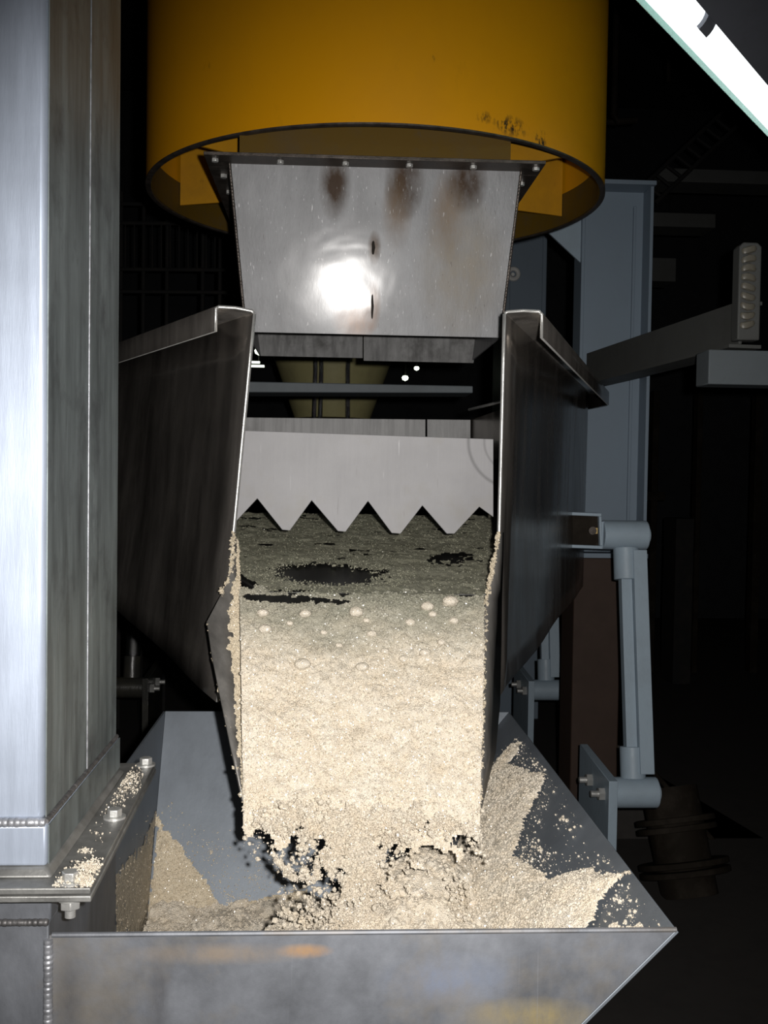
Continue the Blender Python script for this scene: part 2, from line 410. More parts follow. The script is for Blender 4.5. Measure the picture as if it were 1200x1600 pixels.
# folded rim along the front
MB().tube([(xseam + 0.004, YF + 0.001, zr), (xR, YF + 0.001, zr)], 0.0035, 8).build('rim', M_hop, hop)
weld('corner_weld', (xR - 0.010, YF + 0.003, zr - 0.014), (xR - 0.25, YF + 0.003, zr - 0.254), 0.002, M_weld_dark, hop)

# ---- elevator casing standing on the boot
YC = YF - 0.005
xe = P(70, 700, YC).x
YC1 = PX(182, 800, xe).y
print('casing', xe, YC1)
z_w = P(40, 1284, YC).z
z_f = P(40, 1366, YC).z
elev = thing('elevator_casing', 'tall stainless elevator casing with bolted flange, at the left edge', 'casing', (xe - 0.25, (YC + YC1) / 2, z_f - 0.02))
MB().box((xe - 0.5, YC, z_w), (xe, YC1, 2.75)).build('duct', M_duct, elev, bevel=0.007)
ys = PX(137, 600, xe).y
MB().prism([(xe + 0.0003, YC + 0.008, z_w), (xe + 0.0003, ys - 0.001, z_w), (xe + 0.0003, ys - 0.001, 2.75), (xe + 0.0003, YC + 0.008, 2.75)], (0.0015, 0, 0)).build('side_plate', M_duct_shaded, elev)
MB().prism([(xe + 0.0003, ys + 0.001, z_w), (xe + 0.0003, YC1 - 0.004, z_w), (xe + 0.0003, YC1 - 0.004, 2.75), (xe + 0.0003, ys + 0.001, 2.75)], (0.0022, 0, 0)).build('side_plate', M_duct_shaded, elev)
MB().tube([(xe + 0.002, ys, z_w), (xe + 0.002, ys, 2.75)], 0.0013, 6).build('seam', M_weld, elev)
weld('weld_bead', (xe - 0.5, YC - 0.003, z_w), (xe + 0.004, YC - 0.003, z_w), 0.006, M_weld, elev, pitch=0.006)
weld('weld_bead', (xe + 0.003, YC, z_w), (xe + 0.003, YC1, z_w), 0.004, M_weld_dark, elev, pitch=0.006)
# collar: slightly larger, foot flares out to the flange
g = 0.006; zc = z_f + 0.012
def ringbox(mb, x0, y0, x1, y1, za, dx, zb):
    a = [(x0, y0, za), (x1, y0, za), (x1, y1, za), (x0, y1, za)]
    b = [(x0 - dx, y0 - dx, zb), (x1 + dx, y0 - dx, zb), (x1 + dx, y1 + dx, zb), (x0 - dx, y1 + dx, zb)]
    return mb.add(a + b, [(0, 4, 5, 1), (1, 5, 6, 2), (2, 6, 7, 3), (3, 7, 4, 0), (0, 1, 2, 3), (4, 7, 6, 5)])
c = MB()
for i in range(4):
    pass
ringbox(c, xe - 0.5 - g, YC - g, xe + g, YC1 + g, z_w - 0.002, 0.0, zc)
c.build('collar', M_duct, elev, bevel=0.004)
MB().box((xe + g + 0.0002, YC - g + 0.006, zc + 0.001), (xe + g + 0.0016, YC1 + g - 0.002, z_w - 0.004)).build('collar_shade_plate', M_duct_shaded, elev)  # added cover sheet, same metal; its darker colour carries the collar side's shade
c = MB(); ringbox(c, xe - 0.5 - g, YC - g, xe + g, YC1 + g, zc, 0.010, z_f); c.build('collar_foot', M_flange, elev, bevel=0.004)
fr = PZ(141, 1388, z_f); fb = PZ(243, 1192, z_f)
xF = fr.x; YFf = PZ(60, 1388, z_f).y; YFb = fb.y
print('flange', z_f, xF, fb.x, YFf, YFb)
fl_pts = [(xe - 0.52, YFf, z_f), (xF, YFf, z_f), (fb.x, YFb, z_f), (xe - 0.52, YFb, z_f)]
MB().prism(fl_pts, (0, 0, -0.008)).build('flange', M_flange, elev, bevel=0.0015)
fl2 = [(x + (0.001 if i in (1, 2) else 0), y - (0.001 if i in (0, 1) else 0), z_f - 0.0095) for i, (x, y, z) in enumerate(fl_pts)]
MB().prism(fl2, (0, 0, -0.008)).build('lower_flange', M_flange, hop, bevel=0.0015)
def flange_bolt(c, parent, nut=False):
    c = Vector(c)
    w = MB().tube([c, c + Vector((0, 0, 0.003))], 0.0165, 20).build('washer', M_bolt, parent)
    MB().hexnut(c + Vector((0, 0, 0.003)), 0.011, 0.011, rot=0.3).build('bolt', M_bolt, parent, bevel=0.0012)
    if nut:
        d = c - Vector((0, 0, 0.0175))
        MB().tube([d, d - Vector((0, 0, 0.003))], 0.0165, 20).build('washer', M_bolt, parent)
        MB().hexnut(d - Vector((0, 0, 0.003)), 0.013, -0.012).build('nut', M_bolt, parent, bevel=0.0012)
        MB().tube([d - Vector((0, 0, 0.012)), d - Vector((0, 0, 0.026))], 0.0068, 12).build('bolt_end', M_bolt, parent)
b1 = PZ(228, 1196, z_f); b2 = PZ(179, 1278, z_f); b3 = PZ(110, 1384, z_f)
flange_bolt(b1, elev); flange_bolt(b2, elev); flange_bolt((b3.x - 0.003, YFf + 0.019, z_f), elev, True)
# boot under the flange (welded to the hopper)
zb1 = P(40, 1441, YF).z
MB().box((xe - 0.5, YF + 0.002, zb1), (P(79, 1420, YF).x, YC1, z_f - 0.0176)).build('boot_top', M_hop, hop, bevel=0.003)
MB().box((xe - 0.5, YF, zlow), (xseam, YC1 - 0.2, zb1)).build('boot_panel', M_hop, hop, bevel=0.002)
weld('weld_bead', (xe - 0.5, YF - 0.001, zb1), (xseam, YF - 0.001, zb1), 0.0045, M_weld_dark, hop, pitch=0.005)
for sx in (-0.47, -0.05):
    MB().box((xe + sx - 0.03, YF + 0.1, 0), (xe + sx + 0.03, YF + 0.16, zlow)).build('leg', M_grey, hop)
MB().box((xR - (zr - zlow) - 0.1, YF + 0.02, 0.0), (xR - (zr - zlow) - 0.04, YF + 0.08, zlow)).build('leg', M_grey, hop)
MB().box((xL, yback(zlow) - 0.08, 0.0), (xL + 0.06, yback(zlow) - 0.02, zlow)).build('leg', M_grey, hop)
MB().box((xL, YF, zlow - 0.006), (xR - (zr - zlow), yback(zlow), zlow)).build('bottom_panel', M_hop, hop)

# ================================================================ VIBRATING CONVEYOR TROUGH
YT = 2.10
zt = P(790, 490, YT).z
r0 = P(788, 490, YT); r0b = P(779, 850, YT)
l0 = P(398, 490, YT); l0b = P(364, 850, YT)
rfar = PZ(918, 613, zt)
lfar = PZ(175, 560, zt)
print('trough', zt, r0, rfar, l0, lfar)
zpan0 = P(560, 928, 2.05).z
zpan1 = P(560, 806, 2.95).z
def zpan(Y): return zpan0 + (zpan1 - zpan0) * (Y - 2.05) / 0.9
def xr(Y): return r0.x + (rfar.x - r0.x) * (Y - YT) / (rfar.y - YT)
kl = (lfar.x - l0.x) / (lfar.y - YT)
def xl(Y): return l0.x + kl * (Y - YT)
tro = thing('conveyor_trough', 'dark steel vibrating conveyor trough with flared side walls carrying sugar', 'conveyor', (0.15, 3.2, 1.1))
YE = 5.9
YLW = YT + (-0.72 - l0.x) / kl
def wall(side):
    """outer side wall: top and bottom polyline, continued straight behind the bend"""
    if side > 0:
        top = [r0, Vector((rfar.x, rfar.y, zt)), Vector((rfar.x - 0.12, YE, zt))]
        yb = 2.06
        bot = [P(776, 1092, yb), Vector((rfar.x - 0.005, rfar.y, P(914, 916, rfar.y).z)), Vector((rfar.x - 0.12, YE, P(914, 916, rfar.y).z))]
        mid = [r0b, None, None]
        mid[1] = top[1].lerp(bot[1], 0.62); mid[2] = top[2].lerp(bot[2], 0.62)
    else:
        yl = YLW
        top = [l0, Vector((xl(yl), yl, zt)), Vector((xl(yl) + 0.1, YE, zt))]
        kb = P(340, 1097, 2.06)
        npl = (top[1] - top[0]).cross(kb - top[0]).normalized()
        kb2 = PPL(180, 947, kb, npl)
        b1_ = kb + (kb2 - kb) * ((yl - kb.y) / (kb2.y - kb.y))
        print('left wall', xl(yl), kb, kb2, b1_)
        bot = [kb, b1_, Vector((b1_.x + 0.1, YE, b1_.z))]
        mid = [l0b, None, None]
        mid[1] = top[1].lerp(bot[1], 0.62); mid[2] = top[2].lerp(bot[2], 0.62)
    V = top + mid + bot
    N = 3
    # subdivide the first span so the sheet can be very slightly wavy
    mb = MB(); cols = 14; rows = [top, mid, bot]
    grid = []
    for c_ in range(cols + 1):
        t = c_ / cols
        line = [r[0].lerp(r[1], t) for r in rows]
        full = [line[0].lerp(line[1], q / 5) for q in range(5)] + [line[1].lerp(line[2], q / 5) for q in range(6)]
        grid.append(full)
    full = [top[2].lerp(mid[2], q / 5) for q in range(5)] + [mid[2].lerp(bot[2], q / 5) for q in range(6)]
    grid.append(full)
    R = len(full)
    for ci, colm in enumerate(grid):
        for ri, p in enumerate(colm):
            if 0 < ci < cols:
                w = 0.004 * math.sin(ci * 0.9 + ri * 0.4) * (1 if ri else 0)
                p = p + Vector((w, 0, 0))
            mb.v.append(tuple(p))
    for ci in range(len(grid) - 1):
        for ri in range(R - 1):
            a = ci * R + ri; f = (a, a + R, a + R + 1, a + 1)
            mb.f.append(f if side > 0 else f[::-1])
    w = mb.build('side_wall', M_trough, tro, solid=0.007, angle=50, rim=M_bolt)  # cut edges in brighter steel, painting in their flash-lit line
    # bent flange: out, then a lip down
    fw, lipd = 0.078, 0.048
    path = top; fl = MB(); pr = []
    for i, p in enumerate(path):
        if i == 0: d = (path[1] - path[0]).normalized(); nrm = Vector((side * 1.0, 0, 0))
        elif i == 1: nrm = (Vector((d.y, -d.x, 0)) * side).normalized() if side > 0 else Vector((-d.y, d.x, 0)).normalized(); nrm = (nrm + Vector((side, 0, 0))).normalized()
        else: nrm = Vector((side, 0, 0))
        prof = [Vector((0, 0, 0)), nrm * 0.006 + Vector((0, 0, 0.004)), nrm * (fw * 0.5) + Vector((0, 0, 0.007)), nrm * (fw - 0.006) + Vector((0, 0, 0.006)), nrm * fw, nrm * fw - Vector((0, 0, lipd))]
        if side < 0 and i == 0: prof = [Vector((q.x, q.y, q.z + 0.010 * (k_ / 5.0) * (1 if k_ < 5 else 1))) for k_, q in enumerate(prof)]
        pr.append([p + q for q in prof])
    K = len(pr[0])
    for a in pr: fl.v += [tuple(q) for q in a]
    for i in range(len(pr) - 1):
        for k in range(K - 1):
            a = i * K + k; f = (a, a + 1, a + K + 1, a + K); fl.f.append(f if side > 0 else f[::-1])
    fl.build('top_flange', M_trough, tro, solid=0.006, angle=60, rim=M_bolt)  # flange edges too get the brighter steel for the flash-lit line
    return top, bot
rt_top, rt_bot = wall(1)
lt_top, lt_bot = wall(-1)
# pan floor
MB().prism([(xl(2.06) , 2.06, zpan(2.06)), (xr(2.06) - 0.004, 2.06, zpan(2.06)), (xr(2.95) - 0.004, 2.95, zpan(2.95)), (xl(2.95) + 0.006, 2.95, zpan(2.95))], (0, 0, -0.006)).build('pan_floor', M_pan, tro)
# spout floor, falling steeply to the lip
YL = 1.76
lipL = P(381, 1256, YL); lipR = P(748, 1268, YL)
sfL = P(374, 925, 2.05); sfR = P(756, 930, 2.05)
print('lip', lipL, lipR, 'top', sfL, sfR)
nf = (lipL - sfL).cross(sfR - sfL).normalized()
if nf.z > 0: nf = -nf
MB().add([sfL, sfR, lipR, lipL] + [q + nf * 0.006 for q in (sfL, sfR, lipR, lipL)], [(0, 3, 2, 1), (4, 5, 6, 7), (0, 1, 5, 4), (1, 2, 6, 5), (2, 3, 7, 6), (3, 0, 4, 7)]).build('spout_floor', M_pan, tro)
# left cheek of the spout, bent outwards
oL = [P(366, 832, 2.09), P(361, 895, 2.06), P(345, 930, 2.03), P(323, 972, 1.985), P(331, 1025, 1.93), P(346, 1100, 1.87), P(362, 1175, 1.81), P(379, 1252, 1.757)]
iL = [P(372, 850, 2.095), P(374, 905, 2.075), P(375, 930, 2.05), P(376, 985, 2.0), P(378, 1045, 1.945), P(379, 1110, 1.885), P(380, 1180, 1.825), P(382, 1256, 1.762)]
mb = MB(); mb.v = [tuple(p) for p in oL + iL]
n = len(oL)
mb.f = [(i, i + 1, n + i + 1, n + i) for i in range(n - 1)]
mb.build('spout_cheek', M_spout, tro, solid=0.004, angle=70)
# right cheek
oR = [P(780, 832, 2.08), P(774, 885, 2.05), P(760, 935, 2.0), P(754, 1010, 1.95), P(752, 1100, 1.875), P(751, 1180, 1.815), P(750, 1268, 1.757)]
bR = [P(786, 832, 2.085), P(785, 885, 2.075), P(783, 935, 2.06), P(782, 1010, 2.05), P(780, 1100, 2.04), P(773, 1175, 1.98), P(757, 1240, 1.82)]
mb = MB(); mb.v = [tuple(p) for p in oR + bR]; n = len(oR)
mb.f = [(i, i + 1, n + i + 1, n + i) for i in range(n - 1)]
mb.build('spout_cheek', M_spout, tro, solid=0.004, angle=70)
# support feet of trough: reach the rocker pivots (built below); cross member under the pan
for yy in (3.5, 5.0):
    MB().box((-0.60, yy - 0.03, 1.18), (rfar.x - 0.12 if yy > 3.6 else xr(yy) - 0.02, yy + 0.03, 1.24)).build('cross_member', M_grey, tro)

# ================================================================ TOOTHED LEVELLING PLATE
YS = 2.36
px = [(366, 672), (771, 686), (771, 808), (749, 792), (710, 834), (698, 834), (660, 790), (626, 834), (612, 833), (575, 783), (540, 831), (528, 830), (487, 782), (453, 829), (441, 828), (402, 779), (364, 820)]
pts = [P(u, v, YS) for u, v in px]
_sl = (pts[0].x + 0.3, YS, pts[4].z); _c = P(803, 690, YS) - Vector(_sl)
M_saw = steel('brushed_stainless', (0.265, 0.262, 0.268), 0.28, (0.52, 0.64), (40, 40, 1.0), contrast=0.12, scratch=0.15, bump=0.04, blotch=(0.20, 0.18, 0.13), blotch_amt=0.3, blotch_scale=8, rings=[(tuple(_c), 72 * YS / FPX, 0.006, 0.55), (tuple(_c), 47 * YS / FPX, 0.0045, 0.4)], marks=True)
o = MB().prism(pts, (0, 0.006, 0)).build('toothed_plate', M_saw, bevel=0.001, loc=(pts[0].x + 0.3, YS, pts[4].z))
tag(o, 'brushed stainless plate with a zigzag toothed lower edge above the sugar', 'plate')

# ================================================================ YELLOW CENTRIFUGAL DRUM
RD = 0.655; YD = 3.02
zd = P(590, 194, YD - RD).z
xd = (P(232, 280, YD - 0.14).x + P(941, 300, YD - 0.14).x) / 2
print('drum', xd, zd)
drum = thing('centrifuge_drum', 'large yellow painted cylindrical drum hanging over the steel chute', 'drum', (xd, YD, zd))
H = 1.3
_c = [(P(u, v, YD - 0.55) - Vector((xd, YD, zd)), r) for u, v, r in ((790, 205, (0.06, 0.12, 0.03)), (846, 218, (0.025, 0.12, 0.035)), (750, 198, (0.03, 0.12, 0.02)), (318, 88, (0.012, 0.2, 0.014)), (668, 118, (0.012, 0.2, 0.012)))]
M_yel = paint('yellow_enamel', (0.54, 0.24, 0.003), 0.38, 0.15, (0.22, 0.11, 0.005), bump=0.04, scale=3, spec=0.25, chips=[(tuple(c), r) for c, r in _c])
MB().lathe([(RD, 0), (RD, H), (RD - 0.012, H), (RD - 0.012, 0)], (xd, YD, zd), 128, closed=True).build('shell', M_yel, drum)
MB().lathe([(RD - 0.0125, 0.004), (RD - 0.0125, 0.10), (RD - 0.017, 0.10), (RD - 0.017, 0.004)], (xd, YD, zd), 128, closed=True).build('inner_band', M_yel_dark, drum)
MB().lathe([(RD - 0.013, 0.30), (0.30, 0.16), (0.30, 0.17), (RD - 0.013, 0.31)], (xd, YD, zd), 96, closed=True).build('bottom_cone', M_yel_dark, drum)
MB().lathe([(0.0, 0.16), (0.30, 0.16), (0.30, 0.168), (0, 0.168)], (xd, YD, zd), 64, closed=False).build('bottom_plate', M_yel_in, drum)
MB().lathe([(RD + 0.0015, 0.0), (RD + 0.0015, 0.004), (RD - 0.0135, 0.004), (RD - 0.0135, -0.001), (RD, -0.001)], (xd, YD, zd), 128, closed=True).build('rim_edge', M_edge, drum)
for a in (-90, -38, -142, 20, 160, 90):
    ar = math.radians(a); d = Vector((math.cos(ar), math.sin(ar), 0)); q = Vector((-d.y, d.x, 0)) * 0.004
    c0 = Vector((xd, YD, zd))
    p = [c0 + d * 0.30 + Vector((0, 0, 0.03)), c0 + d * (RD - 0.02) + Vector((0, 0, 0.03)), c0 + d * (RD - 0.02) + Vector((0, 0, 0.30)), c0 + d * 0.30 + Vector((0, 0, 0.16))]
    MB().prism([v - q for v in p], q * 2).build('rib', M_yel_in, drum)
MB().lathe([(0.10, H), (0.10, H + 1.3), (0.0, H + 1.3)], (xd, YD, zd), 24).build('hanger', M_grey, drum)
MB().lathe([(RD - 0.012, H - 0.01), (0.0, H - 0.01)], (xd, YD, zd), 96).build('top_plate', M_yel_in, drum)

# ================================================================ STAINLESS DISCHARGE CHUTE
YH0, YH1 = 2.43, 2.50
ct = [P(358, 249, YH0), P(815, 263, YH0)]
cbm = [P(384, 519, YH1), P(782, 528, YH1)]
_n = (ct[1] - ct[0]).cross(cbm[0] - ct[0]).normalized(); cbm[1] = PPL(782, 528, ct[0], _n)
chute = thing('discharge_chute', 'tapered stainless chute with brown stains and a flash glare, under the yellow drum', 'chute', ((cbm[0].x + cbm[1].x) / 2, YH1 + 0.25, cbm[0].z))
org = ORIG[chute.name]
def loc_(u, v):
    t = (v - 256) / 268.0
    q = P(u, v, YH0 + (YH1 - YH0) * t); return (q.x - org.x, q.y - org.y, q.z - org.z)
brown = (0.05, 0.028, 0.015)
st = [(loc_(523, 290), (0.040, 0.2, 0.085), brown, 1.25), (loc_(632, 287), (0.05, 0.2, 0.09), brown, 1.3), (loc_(728, 285), (0.055, 0.2, 0.08), brown, 1.25),
      (loc_(700, 340), (0.05, 0.2, 0.12), (0.2, 0.14, 0.09), 0.7), (loc_(585, 387), (0.017, 0.2, 0.042), (0.07, 0.035, 0.015), 1.3), (loc_(582, 478), (0.022, 0.2, 0.065), (0.20, 0.10, 0.05), 1.0),
      (loc_(555, 500), (0.06, 0.2, 0.05), (0.5, 0.33, 0.24), 0.7), (loc_(720, 420), (0.12, 0.2, 0.18), (0.30, 0.26, 0.20), 0.6), (loc_(620, 330), (0.04, 0.2, 0.10), (0.2, 0.14, 0.09), 0.6)]
M_chute = steel('chute_stainless', (0.20, 0.203, 0.21), 0.28, (0.50, 0.64), (5, 5, 1.2), contrast=0.35, stains=st, scratch=0.5, bump=0.16, coat=0.2, coat_rough=0.145, marks=True)
back_t, back_b = 3.02, 2.98
ft, fbm_ = ct, cbm
# front panel with two narrow slots
fp = MB()
MB_pts = [ct[0], ct[1], cbm[1], cbm[0]]
nC = (ct[1] - ct[0]).cross(cbm[0] - ct[0]).normalized()
if nC.y < 0: nC = -nC
fp.prism(MB_pts, nC * 0.005)
front = fp.build('front_panel', M_chute, chute, bevel=0.001)
def on_face(u, v): return PPL(u, v, ct[0], nC)
M_slot = paint('slot_black', (0.01, 0.007, 0.005), 0.9, 0.2)
for (u, v0, v1) in ((583.5, 376, 398), (582, 459, 499)):
    a, b = on_face(u, v0), on_face(u - 0.5, v1); mid_ = (a + b) / 2; hv = (a - b) / 2; w = 0.0048 if v1 < 420 else 0.0036
    pts = [mid_ + hv * math.sin(k * math.pi / 6) + Vector((w * math.cos(k * math.pi / 6) * (1 + 0.25 * math.sin(5 * k)), 0, 0)) for k in range(12)]
    MB().prism([q - nC * 0.001 for q in pts], nC * 0.004).build('slot', M_slot, front)
tl = Vector((ct[0].x - 0.02, back_t, ct[0].z)); tr = Vector((ct[1].x + 0.02, back_t, ct[1].z))
bl_ = Vector((cbm[0].x, back_b, cbm[0].z)); br_ = Vector((cbm[1].x, back_b, cbm[1].z))
MB().prism([ct[0], tl, bl_, cbm[0]], (0.004, 0, 0)).build('side_panel', M_chute, chute)
MB().prism([ct[1], tr, br_, cbm[1]], (-0.004, 0, 0)).build('side_panel', M_chute, chute)
mt_, mb_ = tl.lerp(tr, 0.48), bl_.lerp(br_, 0.48)
MB().prism([tl, mt_, mb_, bl_], (0, -0.004, 0)).build('back_panel', M_back2, chute)
MB().prism([mt_ + Vector((0.003, -0.004, 0)), tr - Vector((0, 0.004, 0)), br_ + Vector((0, -0.004, -0.008)), mb_ + Vector((0.003, -0.004, -0.008))], (0, -0.004, 0)).build('back_panel', M_back2, chute)
weld('corner_weld', ct[0], cbm[0], 0.0035, M_edge, chute, pitch=0.006)
weld('corner_weld', ct[1], cbm[1], 0.0035, M_edge, chute, pitch=0.006)
# flange frame round the top
zfl = (P(318, 236, 2.37).z + P(853, 250, 2.37).z) / 2
fa, fb_ = P(318, 236, 2.37), P(853, 251, 2.37)
x0, x1 = fa.x, fb_.x
zC = (ct[0].z + ct[1].z) / 2 - 0.003
fz0 = fa.z - 0.012; print('flange z', fa.z, fb_.z, ct[0].z, ct[1].z)
sl = (fb_.z - fa.z) / (x1 - x0)
def fzz(x): return fa.z + sl * (x - x0)
def bar(xa, ya, xb, yb, nm):
    MB().prism([(xa, ya, fzz(xa) - 0.008), (xb, ya, fzz(xb) - 0.008), (xb, yb, fzz(xb) - 0.008), (xa, yb, fzz(xa) - 0.008)], (0, 0, 0.008)).build(nm, M_edge, chute, bevel=0.001)
bar(x0, 2.37, x1, 2.46, 'flange_bar')
bar(x0, 2.4605, ct[0].x + 0.01, 3.06, 'flange_bar')
bar(ct[1].x - 0.01, 2.4605, x1, 3.06, 'flange_bar')
bar(ct[0].x + 0.0105, 3.0, ct[1].x - 0.0105, 3.06, 'flange_bar')
for u in (336, 438, 540, 640, 740, 838):
    x = P(u, 244, 2.395).x; c_ = Vector((x, 2.396, fzz(x) - 0.008))
    MB().hexnut(c_, 0.0085, -0.008).build('bolt', M_bolt, chute, bevel=0.001)
for yy in (2.52, 2.66, 2.8, 2.94):
    for x in (x0 + 0.03, x1 - 0.03):
        MB().hexnut((x, yy, fzz(x) - 0.008), 0.0085, -0.008).build('bolt', M_bolt, chute)
# short neck joining the flange to the drum above
MB().box((ct[0].x + 0.02, 2.47, fzz(0.1) + 0.006), (ct[1].x - 0.02, 3.0, zd + 0.17)).build('neck', M_yel_dark, chute)

# ================================================================ THINGS SEEN THROUGH THE GAP
# the next drum along the line
p = P(520, 600, 6.0)
d2 = thing('rear_drum', 'pale yellow conical drum far behind the toothed plate', 'drum', (p.x, 6.0, 1.55))
MB().lathe([(0.0, 0.0), (0.22, 0.0), (0.44, 0.62), (0.44, 1.6), (0.0, 1.6)], (p.x, 6.0, 1.95), 64).build('cone', M_yel_far, d2)
MB().lathe([(0.0, 0.0), (0.30, 0.0), (0.31, 0.36), (0.0, 0.36)], (p.x + 0.02, 6.0, 1.56), 64).build('outlet', M_yel_far, d2)
for dx in (-0.12, -0.08, 0.1):
    MB().tube([(p.x + dx, 5.54, 2.75), (p.x + dx * 0.8, 5.62, 2.2), (p.x + dx * 0.9, 5.66, 1.55)], 0.012, 8).build('strut', M_black, d2)
# cross beam
q0, q1 = P(384, 596, 3.3), P(739, 603, 3.3)
o = MB().prism([q0, q1, P(739, 614, 3.3), P(384, 613, 3.3)], (0, 0.16, 0)).build('cross_beam', M_bluegrey, bevel=0.003, loc=(0, 3.3, q0.z - 0.05))
tag(o, 'grey painted cross beam spanning the conveyor behind the toothed plate', 'beam')
# low rear weir plate
w0, w1, w2, w3 = P(381, 652, 3.0), P(735, 656, 3.0), P(735, 720, 3.0), P(381, 716, 3.0)
wr = thing('weir_plate', 'worn stainless plate just behind the toothed plate', 'plate', (w0.x + 0.3, 3.0, w2.z))
MB().prism([w0, w0.lerp(w1, 0.8), w3.lerp(w2, 0.8), w3], (0, 0.005, 0)).build('panel', M_back, wr, bevel=0.001)
MB().prism([w0.lerp(w1, 0.806) - Vector((0, 0.006, 0)), w1 - Vector((0, 0.006, 0)), w2 - Vector((0, 0.006, 0)), w3.lerp(w2, 0.806) - Vector((0, 0.006, 0))], (0, 0.005, 0)).build('panel', M_back, wr, bevel=0.001)
a0 = w1 + Vector((0.002, 0, 0)); a1 = P(782, 640, 2.75)
MB().prism([a0, a1 , Vector((a1.x, a1.y, w2.z)), w2 + Vector((0.002, 0, 0))], (0, 0.005, 0)).build('return_panel', M_trough, wr)
# brace rod on the right
o = MB().tube([P(733, 640, 3.15), P(786, 627, 2.6)], 0.004, 8).build('tie_rod', M_bolt, loc=P(733, 640, 3.15))
tag(o, 'thin steel rod slanting beside the right trough wall', 'rod')
# lamps far away
for u, v, r, lb in ((405, 548, 0.042, 'small bright far lamp beside the left trough wall'), (633, 590, 0.03, 'larger of two small far lamps below the chute'), (651, 575, 0.024, 'smaller upper of two far lamps below the chute')):
    c_ = P(u, v, 9.0)
    L_ = thing('far_lamp', lb, 'lamp', c_, 'far lamps in the dark hall')
    MB().lathe([(0.0, -r), (r * 0.8, -r * 0.6), (r, 0), (r * 0.7, r * 0.5), (0, r * 0.6)], c_, 16).build('bulb', M_farlamp, L_)
    MB().tube([c_ + Vector((0, 0, r * 0.6)), c_ + Vector((0, 0, r * 2.2))], r * 0.3, 8).build('cap', M_dim, L_)
    MB().tube([c_ + Vector((0, 0, r * 2)), Vector((c_.x, c_.y, 6.0))], 0.006, 6).build('cable', M_dim, L_)
for k, (u, v) in enumerate(((395, 566), (402, 572))):
    c_ = P(u, v, 9.0)
    o = thing('light_strip', ['upper', 'lower'][k] + ' thin far light strip at the left trough edge', 'lamp', c_, 'far light strips')
    MB().box(c_ - Vector((0.06, 0.02, 0.008)), c_ + Vector((0.06, 0.02, 0.008))).build('tube', M_farlamp, o)
    MB().tube([c_ + Vector((0.05 * (1 - 2 * k), 0.01, 0.008)), Vector((c_.x + 0.05 * (1 - 2 * k), c_.y + 0.01, 6.0))], 0.005, 6).build('cable', M_dim, o)

# ================================================================ ROCKER ARMS
def rocker(name, label, xa, Yt, Yb, zt_, zb_, side, arm_mat, body_mat, group, rod=False, rc=0.051, ln=0.158):
    r = thing(name, label, 'rocker arm', (xa, Yb, 0.0), group)
    for (yy, zz, nm, l2) in ((Yt, zt_, 'top_pivot', ln), (Yb, zb_, 'bottom_pivot', ln * 1.06)):
        pv = MB().tube([(xa - l2 * 0.5, yy, zz), (xa + l2 * 0.5, yy, zz)], rc, 28).build(nm, body_mat, r, bevel=0.004)
        MB().tube([(xa + side * l2 * 0.5, yy, zz), (xa + side * (l2 * 0.5 + 0.008), yy, zz)], rc * 0.55, 16).build('end_cap', body_mat, pv)
    def mount(r):
        xp = xa - side * (ln * 0.53 + 0.012)
        p = [(xp, Yb - 0.06, zb_ + 0.055), (xp, Yb + 0.34, zb_ + 0.075), (xp, Yb + 0.34, 0.0), (xp, Yb - 0.06, 0.0)]
        pl = MB().prism(p, (side * 0.03, 0, 0)).build('mount_plate', body_mat, r, bevel=0.002)
        for dy in (0.0, 0.16):
            MB().hexnut((xp, Yb + dy, zb_ - 0.005), 0.022, 0.02, axis=(-side, 0, 0)).build('bolt', M_bolt, pl)
            MB().tube([(xp, Yb + dy, zb_ - 0.005), (xp - side * 0.045, Yb + dy, zb_ - 0.005)], 0.011, 12).build('bolt_end', M_bolt, pl)
        return r
    T_ = Vector((xa + 0.005, Yt, zt_)); B_ = Vector((xa + 0.005, Yb, zb_)); d = (T_ - B_).normalized()
    s0 = MB().tube([T_ - d * rc * 0.9, T_ - d * (rc + 0.105)], 0.044, 24).build('sleeve', body_mat, r, bevel=0.002)
    s1 = MB().tube([B_ + d * rc * 0.9, B_ + d * (rc + 0.10)], 0.042, 24).build('sleeve', body_mat, r, bevel=0.002)
    n = Vector((0, d.z, -d.y)).normalized() * -1
    def barr(x0, x1, t0, t1, off, th, nm):
        a = T_ - d * t0; b = B_ + d * t1
        p = [a + Vector((x0, 0, 0)), a + Vector((x1, 0, 0)), b + Vector((x1, 0, 0)), b + Vector((x0, 0, 0))]
        p = [q - n * off for q in p]
        return MB().prism(p, n * th).build(nm, arm_mat, r, bevel=0.002)
    if rod:
        MB().tube([T_ - d * (rc + 0.1), T_.lerp(B_, 0.5), B_ + d * (rc * 0.9)], 0.036, 20).build('arm_rod', arm_mat, r)
        return mount(r)
    barr(0.012, 0.060, rc + 0.006, rc + 0.012, 0.02, 0.068, 'arm_bar')
    barr(-0.026, 0.0115, rc + 0.10, rc + 0.09, 0.015, 0.04, 'arm_rib')
    return mount(r)
tp = P(980, 836, 3.52); bt = P(988, 1238, 3.36)
print('rocker', tp, bt, xr(3.52))
rk = rocker('rocker_arm', 'grey-blue rocker arm in full view between two round pivots, right of hopper', (tp.x + bt.x) / 2 - 0.006, 3.52, 3.36, tp.z, bt.z, 1, M_blue, M_blue, 'rocker arms under the conveyor')
tp2 = P(852, 1078, 5.0)
rk2 = rocker('rocker_arm', 'smaller grey-blue rocker arm further back under the right trough wall', tp2.x, 5.15, 5.0, tp2.z + 0.85, tp2.z, 1, M_blue, M_blue, 'rocker arms under the conveyor')
tp3 = P(204, 1074, 5.0)
